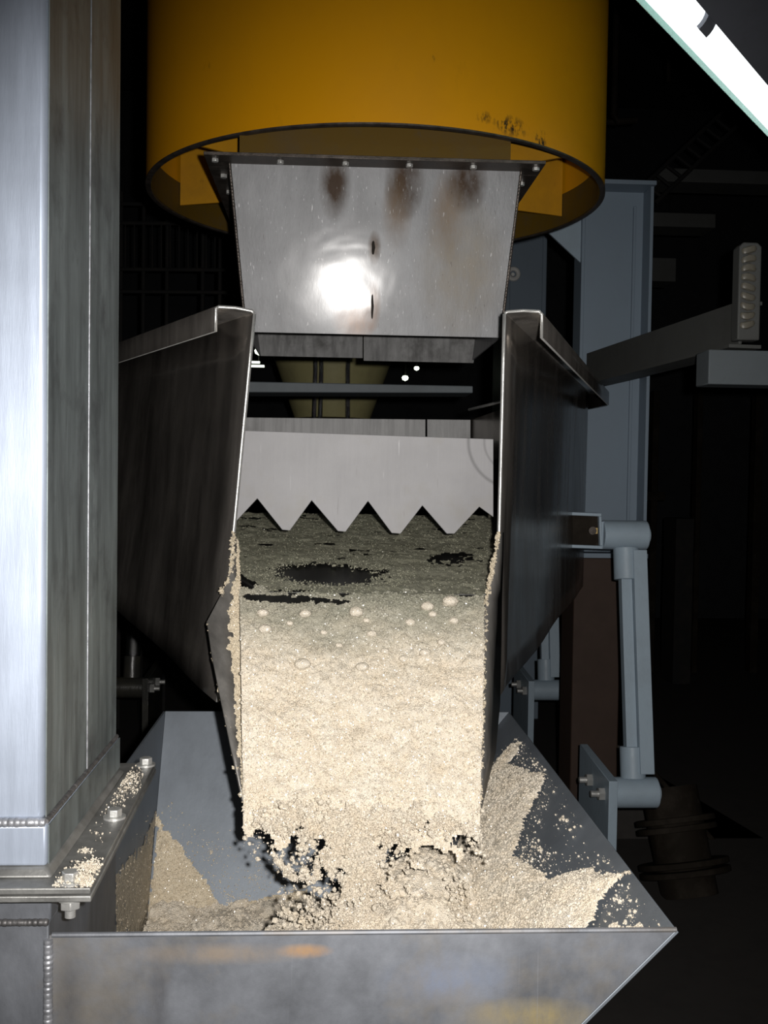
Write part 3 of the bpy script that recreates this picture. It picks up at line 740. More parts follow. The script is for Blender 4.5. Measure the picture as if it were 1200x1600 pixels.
rk3 = rocker('rocker_arm', 'oily black rocker arm between casing and left trough wall', tp3.x, 5.15, 5.0, tp3.z + 0.85, tp3.z, -1, M_black, M_black2, 'rocker arms under the conveyor', rod=True)
# bracket plate on the trough with dark window, carries the top pivot
xw = xr(3.52)
bq = [P(890, 800, 3.45), P(940, 802, 3.45), P(942, 858, 3.45), P(890, 856, 3.45)]
bk = thing('pivot_bracket', 'small square grey bracket with dark recess on the right trough wall', 'bracket', P(915, 858, 3.45))
def lerp4(s, t): return (bq[0].lerp(bq[1], s)).lerp(bq[3].lerp(bq[2], s), t)
for (s0, t0, s1, t1) in ((0, 0, 1, 0.09), (0, 0.91, 1, 1), (0.92, 0.09, 1, 0.91), (0, 0.09, 0.06, 0.91)):
    MB().prism([lerp4(s0, t0), lerp4(s1, t0), lerp4(s1, t1), lerp4(s0, t1)], (0, 0.06, 0)).build('frame_bar', M_blue, bk, bevel=0.002)
MB().prism([lerp4(0.05, 0.08), lerp4(0.93, 0.08), lerp4(0.93, 0.92), lerp4(0.05, 0.92)], (0, 0.01, 0)).build('rubber_pad', M_dimb, bk)
for o_ in bk.children:
    if o_.name.startswith('rubber'): o_.location.y += 0.02
MB().tube([lerp4(0.72, 0.5) + Vector((0, 0.02, 0)), lerp4(0.72, 0.5) + Vector((0, 0.005, 0))], 0.014, 12).build('pin', M_edge, bk)
MB().box(lerp4(0.78, 0.42) + Vector((0, 0.012, 0)), lerp4(0.88, 0.58) + Vector((0, 0.02, 0))).build('brass_key', paint('brass', (0.6, 0.42, 0.15), 0.4, 0.2), bk)
MB().box(P(940, 815, 3.5), P(950, 856, 3.5) + Vector((0, 0.05, 0))).build('spacer', M_blue, bk)

# ================================================================ COLUMN, BEAMS ON THE RIGHT
YK = 4.3
c0, c1, c2_ = P(908, 600, YK), P(983, 600, YK), P(999, 600, YK)
ztop = P(960, 300, YK).z
zk0 = P(960, 862, YK).z
colm = thing('steel_column', 'blue-grey steel column with a flat top plate right of the drum', 'column', ((c0.x + c2_.x) / 2, YK, zk0))
MB().box((c0.x, YK, zk0), (c2_.x, YK + 0.012, ztop)).build('web', M_col, colm)
MB().box((c2_.x, YK - 0.10, zk0), (c2_.x + 0.014, YK + 0.11, ztop)).build('flange', M_col, colm, bevel=0.002)
MB().box((c0.x - 0.014, YK - 0.02, zk0), (c0.x, YK + 0.11, ztop)).build('flange', M_col, colm, bevel=0.002)
MB().box((c1.x, YK - 0.012, zk0), (c1.x + 0.012, YK, ztop - 0.06)).build('stiffener', M_col, colm, bevel=0.002)
MB().box((c0.x - 0.03, YK - 0.12, ztop), (c2_.x + 0.018, YK + 0.13, ztop + 0.018)).build('top_plate', M_col, colm, bevel=0.002)
g0, g1, g2 = P(845, 352, YK), P(909, 330, YK), P(909, 412, YK)
MB().prism([g0, g1, g2], (0, 0.012, 0)).build('gusset', M_blue, colm)
MB().box((c0.x - 0.03, YK - 0.11, zk0 - 0.02), (c2_.x + 0.02, YK + 0.13, zk0)).build('base_plate', M_col, colm, bevel=0.002)
# rusty post
p0, p1 = P(898, 870, 4.2), P(972, 870, 4.2)
o = MB().box((p0.x, 4.2, 0), (p1.x, 4.42, zk0 - 0.0205)).build('rusty_post', M_rust, bevel=0.006, loc=((p0.x + p1.x) / 2, 4.3, 0))
tag(o, 'rusty brown square post behind the near rocker arm', 'post')
# grey cabinet behind chute
p0, p1 = P(812, 350, 6.8), P(856, 350, 6.8)
cbn = thing('grey_cabinet', 'dim grey upright cabinet between chute and column', 'cabinet', (p0.x, 7.0, 0))
MB().box((p0.x - 0.1, 6.8, 0), (p1.x, 7.2, p0.z)).build('body', M_col, cbn, bevel=0.006)
MB().box((p0.x - 0.06, 6.788, 1.2), (p1.x - 0.03, 6.7995, p0.z - 0.06)).build('door', M_col, cbn, bevel=0.004)
c_ = P(802, 428, 6.7)
eb = thing('eye_ring', 'small white ring beside the right edge of the stained chute', 'ring', c_)
mb = MB()
for i in range(20):
    a = i * 2 * math.pi / 20
    mb.v += [tuple(c_ + Vector(((0.034 + 0.015 * math.cos(b)) * math.cos(a), 0.015 * math.sin(b), (0.034 + 0.015 * math.cos(b)) * math.sin(a)))) for b in [k * math.pi / 4 for k in range(8)]]
for i in range(20):
    for k in range(8):
        mb.f.append((i * 8 + k, ((i + 1) % 20) * 8 + k, ((i + 1) % 20) * 8 + (k + 1) % 8, i * 8 + (k + 1) % 8))
mb.build('ring', M_white, eb)
MB().tube([c_ + Vector((0, 0.012, 0)), c_ + Vector((0, 0.098, 0))], 0.012, 10).build('shank', M_white, eb)
# channel beam alongside the conveyor
zb_top = P(915, 552, 4.2).z
e0 = P(917, 552, 4.2); e1 = PZ(1156, 470, zb_top)
print('beam', e0, e1)
dz = -0.125
rb = thing('channel_beam', 'grey steel channel beam slanting towards the welded upright at right', 'beam', (e1.x, (e0.y + e1.y) / 2, zb_top + dz))
d = Vector((e1.x - e0.x, e1.y - e0.y, 0)); nn = Vector((-d.y, d.x, 0)).normalized()
if nn.x < 0: nn = -nn
A = Vector((e0.x, e0.y, zb_top)); B = Vector((e1.x, e1.y, zb_top)); Zv = Vector((0, 0, 1))
MB().prism([A, B, B + Zv * dz, A + Zv * dz], nn * 0.01).build('web', M_grey, rb, bevel=0.002)
MB().prism([A + nn * 0.011, B + nn * 0.011, B + nn * 0.07, A + nn * 0.07], (0, 0, -0.01)).build('upper_flange', M_grey, rb)
MB().prism([A - nn * 0.03 + Zv * (dz - 0.001), B - nn * 0.03 + Zv * (dz - 0.001), B + nn * 0.07 + Zv * (dz - 0.001), A + nn * 0.07 + Zv * (dz - 0.001)], (0, 0, -0.01)).build('lower_flange', M_grey, rb)
# upright welded stub
u0, u1 = P(1156, 378, e1.y - 0.03), P(1191, 380, e1.y - 0.03); ub = P(1156, 531, e1.y - 0.03).z
st_ = thing('welded_upright', 'short upright steel stub with ridged weld bead face at far right', 'stub', ((u0.x + u1.x) / 2, e1.y, ub))
w = u1.x - u0.x; yy = e1.y - 0.03
prof = [(u0.x, yy, ub), (u1.x, yy, ub), (u1.x, yy, u0.z - 0.012), (u1.x - 0.012, yy, u0.z), (u0.x + 0.012, yy, u0.z), (u0.x, yy, u0.z - 0.012)]
MB().prism(prof, (0, 0.05, 0)).build('body', M_grey, st_, bevel=0.004)
M_stub = paint('greasy_weld', (0.13, 0.12, 0.095), 0.4, 0.6)
for k in range(9):
    zz = u0.z - 0.022 - k * (u0.z - ub - 0.04) / 9
    mb = MB().lathe([(0.0, -0.006), (0.019, -0.004), (0.023, 0), (0.019, 0.004), (0, 0.006)], (0, 0, 0), 16)
    mb.v = [(x + u0.x + w * 0.42, y * 0.35 + yy - 0.001, z * 2.0 + zz + 0.004 * math.sin(7 * k + 90 * x)) for x, y, z in mb.v]
    mb.build('weld_ridge', M_stub, st_)
# box beam at right edge
q0, q1 = P(1108, 546, e1.y - 0.08), P(1108, 600, e1.y - 0.08)
o = MB().box((q0.x, q0.y, q1.z), (q0.x + 0.9, q0.y + 0.1, q0.z)).build('box_beam', M_bluegrey, bevel=0.003, loc=(q0.x, q0.y, q1.z))
tag(o, 'grey box beam end below the welded upright at the right edge', 'beam')

# ================================================================ FLUORESCENT LAMP
ta = P(1056, 0, 1.9); zl = ta.z
tb = PZ(1200, 163, zl)
dl = (tb - ta); dl.z = 0; dl.normalize()
A = ta - dl * 0.5; B = A + dl * 1.5
lamp = thing('fluorescent_lamp', 'bright white fluorescent tube lamp slanting across the top right corner', 'lamp', A)
rl = 0.037
MB().tube([A, B], rl, 24).build('tube', M_tube, lamp)
sd = Vector((dl.y, -dl.x, 0))
if sd.x < 0: sd = -sd
Zv = Vector((0, 0, 1))
# housing above and to the right
h0 = A - dl * 0.05; h1 = B + dl * 0.05
hp = [h0 + sd * 0.045 + Zv * -0.02, h0 + sd * 0.15 + Zv * 0.02, h0 + sd * 0.15 + Zv * 0.09, h0 - sd * 0.02 + Zv * 0.09, h0 - sd * 0.02 + Zv * 0.05, h0 + sd * 0.045 + Zv * 0.04]
MB().prism(hp, h1 - h0).build('housing', M_lamp_h, lamp)
tg = NT('green_glass'); tg.set(Base_Color=(0.45, 0.85, 0.72), Roughness=0.1, Transmission_Weight=0.8, IOR=1.2)
gp = [A - sd * 0.0405 + Zv * -0.026, A - sd * 0.0378 + Zv * -0.028, A - sd * 0.0378 + Zv * 0.03, A - sd * 0.0405 + Zv * 0.03]
MB().prism(gp, B - A).build('glass_shield', tg.m, lamp)
for u, v in ((1108, 18),):
    cpt = PZ(u, v, zl); t = (cpt - A).dot(dl); cc = A + dl * t
    cl = MB()
    for k in range(12):
        a0_ = -1.0 + k * 2.5 / 12; a1_ = -1.0 + (k + 1) * 2.5 / 12
        f0 = [cc + dl * -0.022 + (sd * math.cos(a0_) + Zv * math.sin(a0_) * 1) * q for q in (rl + 0.0005, rl + 0.009)]
        f1 = [cc + dl * -0.022 + (sd * math.cos(a1_) + Zv * math.sin(a1_) * 1) * q for q in (rl + 0.0005, rl + 0.009)]
        cl.prism([f0[0], f0[1], f1[1], f1[0]], dl * 0.044)
    cl.build('clip', M_lamp_h, lamp)
MB().tube([A + dl * 0.2 + Zv * 0.09, Vector((A.x + dl.x * 0.2, A.y + dl.y * 0.2, 6.0))], 0.008, 8).build('hanger_rod', M_lamp_h, lamp)
MB().tube([A + dl * 1.3 + Zv * 0.09, Vector((A.x + dl.x * 1.3, A.y + dl.y * 1.3, 6.0))], 0.008, 8).build('hanger_rod', M_lamp_h, lamp)

# ================================================================ DIM BACKGROUND
def bgbox(name, a, b, m, label, cat, group=None):
    a, b = Vector(a), Vector(b)
    c = (a + b) / 2; c.z = min(a.z, b.z)
    return tag(MB().box(a, b).build(name, m, loc=c, bevel=0.004), label, cat, group)
def px_box(name, u0, v0, u1, v1, Y, th, m, label, cat, group=None):
    a = P(u0, v0, Y); b = P(u1, v1, Y); return bgbox(name, a, b + Vector((0, th, 0)), m, label, cat, group)
px_box('overhead_beam', 1030, 262, 1330, 292, 6.5, 0.25, M_grey, 'upper dim overhead beam right of the column top', 'beam', 'overhead beams')
px_box('overhead_beam', 1008, 331, 1118, 356, 7.0, 0.25, M_grey, 'middle dim overhead beam right of the column', 'beam', 'overhead beams')
px_box('overhead_beam', 1008, 402, 1056, 440, 7.5, 0.25, M_grey, 'lowest and shortest dim beam right of the column', 'beam', 'overhead beams')
for k, (u, w_, lb) in enumerate(((1026, 10, 'thin dim post nearest to the blue-grey column'), (1095, 8, 'dim post in the middle of the dark right side'), (1188, 12, 'dim post at the right edge of the picture'))):
    a = P(u - w_ / 2, 640, 8.5); b = P(u + w_ / 2, 640, 8.5)
    bgbox('hall_post', (a.x, 8.5, 0), (b.x, 8.6, P(u, 610, 8.5).z), M_dimb, lb, 'post', 'posts in the dark hall')
px_box('far_rail', 1000, 768, 1040, 782, 8.445, 0.05, M_dimb, 'short dim rail beside the thin post', 'rail')
_a, _b = P(1057, 810, 8.0), P(1085, 810, 8.0)
bgbox('far_box', (_a.x, 8.0, 0), (_b.x, 8.3, _a.z), M_dim, 'dim grey box far away in the dark right side', 'box')
# cable ladder overhead
clad = thing('cable_ladder', 'dim cable ladder climbing overhead right of the drum', 'cable ladder', P(1010, 290, 6.0))
a, b = P(1000, 295, 6.0), P(1140, 165, 6.3)
off = P(1026, 300, 6.0) - P(1000, 280, 6.0)
for k in (0, 1):
    MB().tube([a + off * k, b + off * k], 0.014, 8).build('side_rail', M_dim, clad)
for k in range(9):
    t = (k + 0.5) / 9; MB().tube([a.lerp(b, t), a.lerp(b, t) + off], 0.01, 6).build('rung', M_dim, clad)
# pipe stubs
for (u0, v0, u1, v1, Y, r_, lb) in ((965, 190, 995, 188, 6.0, 0.02, 'short dim pipe beside the drum at upper right'), (940, 190, 968, 192, 6.2, 0.018, 'shorter dim pipe touching the drum outline'), (1045, 65, 1045, 128, 6.0, 0.012, 'thin dim vertical pipe under the bright lamp')):
    a, b = P(u0, v0, Y), P(u1, v1, Y)
    tag(MB().tube([b, a, a + Vector((-0.02, 0, 0.03)), Vector((a.x - 0.02, a.y, 6.0))] if abs(u1 - u0) > 5 else [b, a, Vector((a.x, a.y, 6.0))], r_, 10).build('pipe', M_dimb, loc=a), lb, 'pipe', 'dim pipes')
    
# left background: mesh rack
rack = thing('wire_rack', 'dim wire mesh rack between casing and drum', 'rack', (P(270, 460, 6.5).x, 6.5, 0))
for k, v in enumerate((318, 348, 420, 455)):
    MB().tube([P(150, v, 6.5), P(360, v + 2, 6.5)], 0.012, 8).build('rail', M_dim, rack)
for u in (190, 225, 262, 318, 345):
    a = P(u, 300, 6.52)
    MB().tube([a, Vector((a.x, a.y, 0))], 0.012, 8).build('upright', M_dim, rack)
for u in range(196, 350, 14):
    MB().tube([P(u, 350, 6.49), P(u, 420, 6.49)], 0.005, 6).build('wire', M_dim, rack)

# inclined flanged pipe, lower right
pa, pb = P(1045, 1230, 4.0), P(1120, 1620, 3.7)
if pb.z < 0: pb = pa.lerp(pb, pa.z / (pa.z - pb.z))
fpipe = thing('flanged_pipe', 'dark brown flanged pipe slanting down in the lower right corner', 'pipe', (pb.x, pb.y, 0))
MB().tube([pa, pb, Vector((pb.x + 0.02, pb.y - 0.02, 0))] if pb.z > 0.02 else [pa, pb], 0.11, 32).build('pipe_body', M_dimb, fpipe)
dd = (pb - pa).normalized()
for t in (0.28, 0.36, 0.68, 0.76):
    c_ = pa.lerp(pb, t); MB().tube([c_, c_ + dd * 0.022], 0.155 + 0.02 * (t > 0.6), 32).build('flange', M_dimb, fpipe, bevel=0.003)
gs = thing('sloped_guard', 'dark sloping guard sheet behind the flanged pipe', 'guard', (1.7, 4.5, 0))
MB().prism([P(950, 1165, 4.5), P(985, 1165, 4.5), P(1190, 1385, 4.5), Vector((P(1190, 1400, 4.5).x, 4.5, 0.0)), Vector((P(950, 1400, 4.5).x, 4.5, 0.0))], (0, 0.01, 0)).build('sheet', M_floor, gs)
MB().tube([P(985, 1165, 4.49), P(1190, 1400, 4.49)], 0.012, 8).build('edge_bar', M_dimb, gs)

# ================================================================ SUGAR
def grid_mesh(V, nu, nv, keep=None):
    """V is nu*nv points; quads between, dropping faces with a dropped corner"""
    idx = np.arange(nu * nv).reshape(nu, nv)
    F = np.stack([idx[:-1, :-1], idx[1:, :-1], idx[1:, 1:], idx[:-1, 1:]], -1).reshape(-1, 4)
    if keep is not None:
        F = F[keep[F].all(1)]
        used = np.unique(F); mp = -np.ones(len(V), dtype=np.int64); mp[used] = np.arange(len(used)); V = V[used]; F = mp[F]
    return V, F
OCT_V = np.array([(1, 0, 0), (-1, 0, 0), (0, 1, 0), (0, -1, 0), (0, 0, 1), (0, 0, -1)], float)
OCT_F = np.array([(0, 2, 4), (2, 1, 4), (1, 3, 4), (3, 0, 4), (2, 0, 5), (1, 2, 5), (3, 1, 5), (0, 3, 5)])
def ico():
    t = (1 + 5 ** 0.5) / 2
    v = np.array([(-1, t, 0), (1, t, 0), (-1, -t, 0), (1, -t, 0), (0, -1, t), (0, 1, t), (0, -1, -t), (0, 1, -t), (t, 0, -1), (t, 0, 1), (-t, 0, -1), (-t, 0, 1)], float)
    f = np.array([(0, 11, 5), (0, 5, 1), (0, 1, 7), (0, 7, 10), (0, 10, 11), (1, 5, 9), (5, 11, 4), (11, 10, 2), (10, 7, 6), (7, 1, 8), (3, 9, 4), (3, 4, 2), (3, 2, 6), (3, 6, 8), (3, 8, 9), (4, 9, 5), (2, 4, 11), (6, 2, 10), (8, 6, 7), (9, 8, 1)])
    return v / np.linalg.norm(v[0]), f
ICO_V, ICO_F = ico()
def rand_rot(n):
    q = RNG.normal(size=(n, 4)); q /= np.linalg.norm(q, axis=1)[:, None]
    w, x, y, z = q.T
    return np.stack([np.stack([1 - 2 * (y * y + z * z), 2 * (x * y - z * w), 2 * (x * z + y * w)], -1), np.stack([2 * (x * y + z * w), 1 - 2 * (x * x + z * z), 2 * (y * z - x * w)], -1), np.stack([2 * (x * z - y * w), 2 * (y * z + x * w), 1 - 2 * (x * x + y * y)], -1)], 1)
def grains(C, S, shape='oct'):
    BV, BF = (OCT_V, OCT_F) if shape == 'oct' else (ICO_V, ICO_F)
    n = len(C); R = rand_rot(n)
    ani = 0.75 + 0.5 * RNG.random((n, 1, 3))
    jit = 1 + (0.35 * (RNG.random((n, len(BV), 1)) - 0.5) if shape != 'oct' else 0)
    L = BV[None] * ani * jit * np.asarray(S)[:, None, None]
    V = np.einsum('nij,nkj->nki', R, L) + C[:, None, :]
    F = BF[None] + (np.arange(n) * len(BV))[:, None, None]
    return V.reshape(-1, 3), F.reshape(-1, 3)
def merge(*parts):
    Vs, Fs, b = [], [], 0
    for V, F in parts:
        if F.shape[1] == 4: F = np.concatenate([F[:, [0, 1, 2]], F[:, [0, 2, 3]]])
        Vs.append(V); Fs.append(F + b); b += len(V)
    return np.concatenate(Vs), np.concatenate(Fs)
def scatter(V, F, n):
    """random points on a mesh, weighted by area"""
    if F.shape[1] == 4: F = np.concatenate([F[:, [0, 1, 2]], F[:, [0, 2, 3]]])
    a, b, c = V[F[:, 0]], V[F[:, 1]], V[F[:, 2]]
    ar = np.linalg.norm(np.cross(b - a, c - a), axis=1); k = RNG.choice(len(F), n, p=ar / ar.sum())
    r1 = np.sqrt(RNG.random((n, 1))); r2 = RNG.random((n, 1))
    return (1 - r1) * a[k] + r1 * (1 - r2) * b[k] + r1 * r2 * c[k]
def sizes(n, lo, hi, p=3): return lo + (hi - lo) * RNG.random(n) ** p

def spath(s):
    """sugar bed: s in 0..1 along (back to lip), returns Y, z of the steel"""
    pass
# (a) thin damp layer on the pan
nu, nv = 190, 200
Yr = np.linspace(2.94, 2.03, nu); S = np.linspace(0, 1, nv)
YY, SS = np.meshgrid(Yr, S, indexing='ij')
XL_ = l0.x + kl * (YY - YT) + 0.012; XR_ = r0.x + (rfar.x - r0.x) * (YY - YT) / (rfar.y - YT) - 0.012
XX = XL_ + (XR_ - XL_) * SS
ZZ = zpan0 + (zpan1 - zpan0) * (YY - 2.05) / 0.9 + 0.006
V = np.stack([XX, YY, ZZ], -1).reshape(-1, 3)
nz = fbm(V * np.array([9, 22, 9]), 5)
V[:, 2] += 0.006 * nz + 0.004 * fbm(V * 60, 3)
u, v = proj(V)
e = ((u - 512) / 92) ** 2 + ((v - 897 - 0.04 * (u - 512)) / 17) ** 2
hole = e + 0.9 * fbm(V * np.array([60, 40, 60]), 4) < 0.85
e2 = ((u - 470) / 120) ** 2 + ((v - 930 - 0.06 * (u - 470)) / 8) ** 2
hole |= e2 + 1.5 * fbm(V * np.array([70, 50, 70]) + 5, 4) < 0.62
e3 = ((u - 705) / 40) ** 2 + ((v - 872) / 14) ** 2
hole |= e3 + 1.3 * fbm(V * np.array([70, 50, 70]) + 9, 4) < 0.3
thin = (fbm(V * np.array([14, 40, 14]) + 3, 5) > 0.42) & (v < 880)
Vp, Fp = grid_mesh(V, nu, nv, ~(hole | thin))
gp_ = scatter(Vp, Fp, 9000)
band = V[((e < 2.2) & (e > 0.55)) | (e2 < 2.0)]
band = band[RNG.choice(len(band), 1500)] + RNG.normal(size=(1500, 3)) * np.array([0.003, 0.003, 0.0006])
o = mesh_np('damp_sugar_layer', *merge((Vp, Fp), grains(gp_, sizes(9000, 0.0006, 0.0024)), grains(band, sizes(1500, 0.0006, 0.003, 3))), M_sugar_wet, loc=(0.1, 2.5, zpan0), smooth=2 * len(Fp))
tag(o, 'thin damp greyish sugar layer lying on the conveyor pan behind the spout', 'sugar', kind='stuff')

# (b) the flowing sugar on the spout, thick towards the lip, spilling over it
nu, nv = 260, 240
Tt = np.linspace(-0.10, 1.14, nu)[:, None] * np.ones((1, nv)); SS = np.ones((nu, 1)) * np.linspace(0, 1, nv)[None]
a_l, a_r, b_l, b_r = [np.array(q) for q in (sfL, sfR, lipL, lipR)]
tt = np.clip(Tt, 0, None)[..., None]; s3 = SS[..., None]
gt = np.where(tt < 1, tt ** 1.45, 1 + (tt - 1) * 2.6)
eL = (1 - tt) * a_l + tt * b_l; eR = (1 - tt) * a_r + tt * b_r
eL[..., 2:] = a_l[2] + (b_l[2] - a_l[2]) * gt; eR[..., 2:] = a_r[2] + (b_r[2] - a_r[2]) * gt
base = (1 - s3) * eL + s3 * eR
back = np.clip(-Tt, 0, None)
base[..., 1] += back * 1.2; base[..., 2] += back * 1.2 * (zpan1 - zpan0) / 0.9
nrm = -np.array(nf)
th = 0.004 + 0.016 * np.clip(Tt, 0, 1)
th = th + 0.014 * (np.abs(SS * 2 - 1) ** 2.5) * sstep(0.0, 0.35, Tt) * (1 - sstep(0.75, 1.0, Tt))          # heaped at the sides
flat = base.reshape(-1, 3)
nz = fbm(flat * np.array([14, 14, 26]), 5).reshape(nu, nv); nz2 = fbm(flat * 75, 4).reshape(nu, nv)
nz3 = fbm(flat * np.array([45, 20, 20]) + 4, 4).reshape(nu, nv)
amp = 0.25 + 0.75 * sstep(0, 0.5, Tt)
disp = th + amp * (0.014 * nz + 0.008 * nz3) + 0.0045 * nz2
V = (base + disp[..., None] * nrm).reshape(-1, 3)
keep = (Tt.ravel() < 1.075 + 0.09 * fbm(flat * np.array([40, 40, 40]) + 2, 4)) & (Tt.ravel() > 0.0 + 0.16 * fbm(flat * np.array([30, 30, 30]) + 8, 4))
u, v = proj(V)
e2 = ((u - 450) / 110) ** 2 + ((v - 936 - 0.05 * (u - 450)) / 6) ** 2
keep &= ~(e2 + 1.6 * fbm(V * np.array([90, 60, 90]) + 5, 4) < 0.55)
Vs, Fs = grid_mesh(V, nu, nv, keep)
gs_ = scatter(Vs, Fs, 30000)
Va, Fa = merge((Vs, Fs), grains(gs_, sizes(30000, 0.0008, 0.0040, 4)))
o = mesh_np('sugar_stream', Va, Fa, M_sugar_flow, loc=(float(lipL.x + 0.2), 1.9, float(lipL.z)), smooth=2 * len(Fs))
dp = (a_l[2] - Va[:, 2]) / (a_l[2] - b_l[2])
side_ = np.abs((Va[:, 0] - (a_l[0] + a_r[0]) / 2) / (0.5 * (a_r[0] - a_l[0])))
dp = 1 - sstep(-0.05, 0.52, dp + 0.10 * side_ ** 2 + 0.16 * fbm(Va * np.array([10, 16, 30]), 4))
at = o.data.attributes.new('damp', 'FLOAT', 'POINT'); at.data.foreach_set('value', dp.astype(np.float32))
tag(o, 'cream raw sugar flowing thickly down the conveyor spout', 'sugar', kind='stuff')

# (c) sugar crusted on the left cheek of the spout
nu, nv = 160, 20
cr = []
iLn = np.array([tuple(q) for q in iL]); oLn = np.array([tuple(q) for q in oL])
tpar = np.linspace(0, len(iLn) - 1.001, nu); k0 = tpar.astype(int); fr_ = (tpar - k0)[:, None]
I_ = iLn[k0] * (1 - fr_) + iLn[k0 + 1] * fr_; O_ = oLn[k0] * (1 - fr_) + oLn[k0 + 1] * fr_
wv = np.linspace(0, 1, nv)[None, :, None]
reach = 0.62 + 0.22 * np.sin(tpar * 1.3)[:, None, None] * 0.5
Vc = I_[:, None] * (1 - wv * reach) + O_[:, None] * wv * reach
Vc = Vc.reshape(-1, 3); tow = np.array([0.35, -0.9, 0.25]); tow /= np.linalg.norm(tow)
nzc = fbm(Vc * 60, 4)
Vc = Vc + (0.005 + 0.004 * nzc)[:, None] * tow
wfl = (np.ones((nu, 1)) * np.linspace(0, 1, nv)[None]).ravel()
keep = wfl < 0.72 + 0.6 * fbm(Vc * 90, 4)
Vq, Fq = grid_mesh(Vc, nu, nv, keep)
gq = scatter(Vq, Fq, 3500)
# crust on the outer rim near the bend, and a little on the right edge
rim = []
for (pa_, pb_, n_) in ((oL[0], oL[1], 160), (oL[1], oL[2], 60), (oL[3], oL[7], 50), (oR[0], oR[2], 300), (oR[2], oR[6], 200)):
    t_ = RNG.random((n_, 1)) ** 1.0; rim.append(np.array(pa_) * (1 - t_) + np.array(pb_) * t_ + RNG.normal(size=(n_, 3)) * 0.0022)
rim = np.concatenate(rim)
o = mesh_np('sugar_crust', *merge((Vq, Fq), grains(gq, sizes(3500, 0.0008, 0.0035)), grains(rim, sizes(len(rim), 0.0012, 0.005))), M_sugar_thin, loc=tuple(oL[4]), smooth=2 * len(Fq))
tag(o, 'caked sugar crust along the spout side edges', 'sugar', kind='stuff')

# (d) lumps riding on the stream
lump_px = [(703, 943, 11), (667, 950, 9), (557, 960, 10), (476, 962, 8), (473, 1041, 11), (566, 1045, 9), (630, 1031, 7), (664, 1022, 8), (580, 992, 7), (709, 972, 7), (573, 971, 5), (676, 962, 6), (640, 975, 7), (505, 990, 5), (415, 985, 9), (410, 960, 8), (690, 1005, 6), (452, 975, 5), (530, 1010, 5), (600, 1020, 6)]
lv = ICO_V; 
def sub_ico(levels=2):
    V, F = [tuple(x) for x in ICO_V], [tuple(f) for f in ICO_F]
    for _ in range(levels):
        mid = {}; NF = []
        def m(a, b):
            k = (min(a, b), max(a, b))
            if k not in mid:
                q = np.array(V[a]) + np.array(V[b]); q /= np.linalg.norm(q); mid[k] = len(V); V.append(tuple(q))
            return mid[k]
        for a, b, c in F:
            x, y, z = m(a, b), m(b, c), m(c, a); NF += [(a, x, z), (b, y, x), (c, z, y), (x, y, z)]
        F = NF
    return np.array(V), np.array(F)
SV, SF = sub_ico(3)
us, vs_ = proj(Vs)
for k, (pu, pv, pr_) in enumerate(lump_px):
    j = np.argmin((us - pu) ** 2 + (vs_ - pv) ** 2); c_ = Vs[j]
    rr = pr_ * c_[1] / FPX
    L = SV * rr * np.array([1.15, 0.9, 0.8])
    L = L * (1 + 0.16 * fbm(SV * 1.7 + k * 7, 3) + 0.10 * fbm(SV * 6 + k * 3, 3))[:, None]
    o = mesh_np('sugar_lump', L + c_ + np.array([0, -0.3, 0.4]) * rr, SF, M_sugar, loc=tuple(c_))
    own = {0: 'largest pale sugar lump at the top right of the flowing sugar', 1: 'pale sugar lump just left of the largest lump at top right', 2: 'pale sugar lump at the top middle of the flowing sugar', 4: 'broad sugar lump lower left on the flowing sugar', 5: 'broad sugar lump lower middle on the flowing sugar', 14: 'lower of two sugar lumps near the left spout cheek', 15: 'upper of two sugar lumps near the left spout cheek'}
    tag(o, own.get(k, 'small rounded sugar lump among others on the flowing sugar'), 'sugar lump', 'sugar lumps on the flowing sugar')

# (e) the heap in the hopper
nu, nv = 260, 260
X = np.linspace(xL + 0.01, xR - 0.005, nu); Yg = np.linspace(YF + 0.012, YB - 0.01, nv)
XX, YY = np.meshgrid(X, Yg, indexing='ij')
Q = np.stack([XX, YY, 0 * XX], -1).reshape(-1, 3)
def heap(x, y):
    z = 0.62 + 0.0 * x
    z = z + 0.25 * np.exp(-(((x - 0.12) / 0.24) ** 2 + ((y - 1.80) / 0.26) ** 2))
    z = z + 0.16 * np.exp(-(((x - 0.32) / 0.16) ** 2 + ((y - 1.52) / 0.18) ** 2))
    z = z + 0.14 * np.exp(-(((x - 0.24) / 0.12) ** 2 + ((y - 1.98) / 0.18) ** 2))
    z = z + 0.10 * np.exp(-(((x + 0.22) / 0.20) ** 2 + ((y - 1.70) / 0.25) ** 2))
    return z
ZZ = heap(XX, YY).ravel() + 0.030 * fbm(Q * 9, 4) + 0.016 * fbm(Q * 32, 4) + 0.005 * fbm(Q * 110, 3)
wallz = zr - (xR - XX.ravel())
Q[:, 2] = ZZ
keep = (ZZ > wallz - 0.03) & (YY.ravel() < yback(ZZ) + 0.03)
Vh, Fh = grid_mesh(Q, nu, nv, keep)
gh = scatter(Vh, Fh, 26000)
gc = scatter(Vh, Fh, 6000)
pu_, pv_ = proj(gc)
gc = gc[(pv_ > 1330) & (pv_ < 1470) & (pu_ > 440) & (pu_ < 900)][:1100]
o = mesh_np('sugar_heap', *merge((Vh, Fh), grains(gh, sizes(26000, 0.001, 0.0045, 4)), grains(gc, sizes(len(gc), 0.002, 0.012, 3), 'ico')), M_sugar, loc=(0.0, 1.7, 0.7), smooth=2 * len(Fh))
tag(o, 'heap of raw sugar piled inside the receiving hopper', 'sugar', kind='stuff')

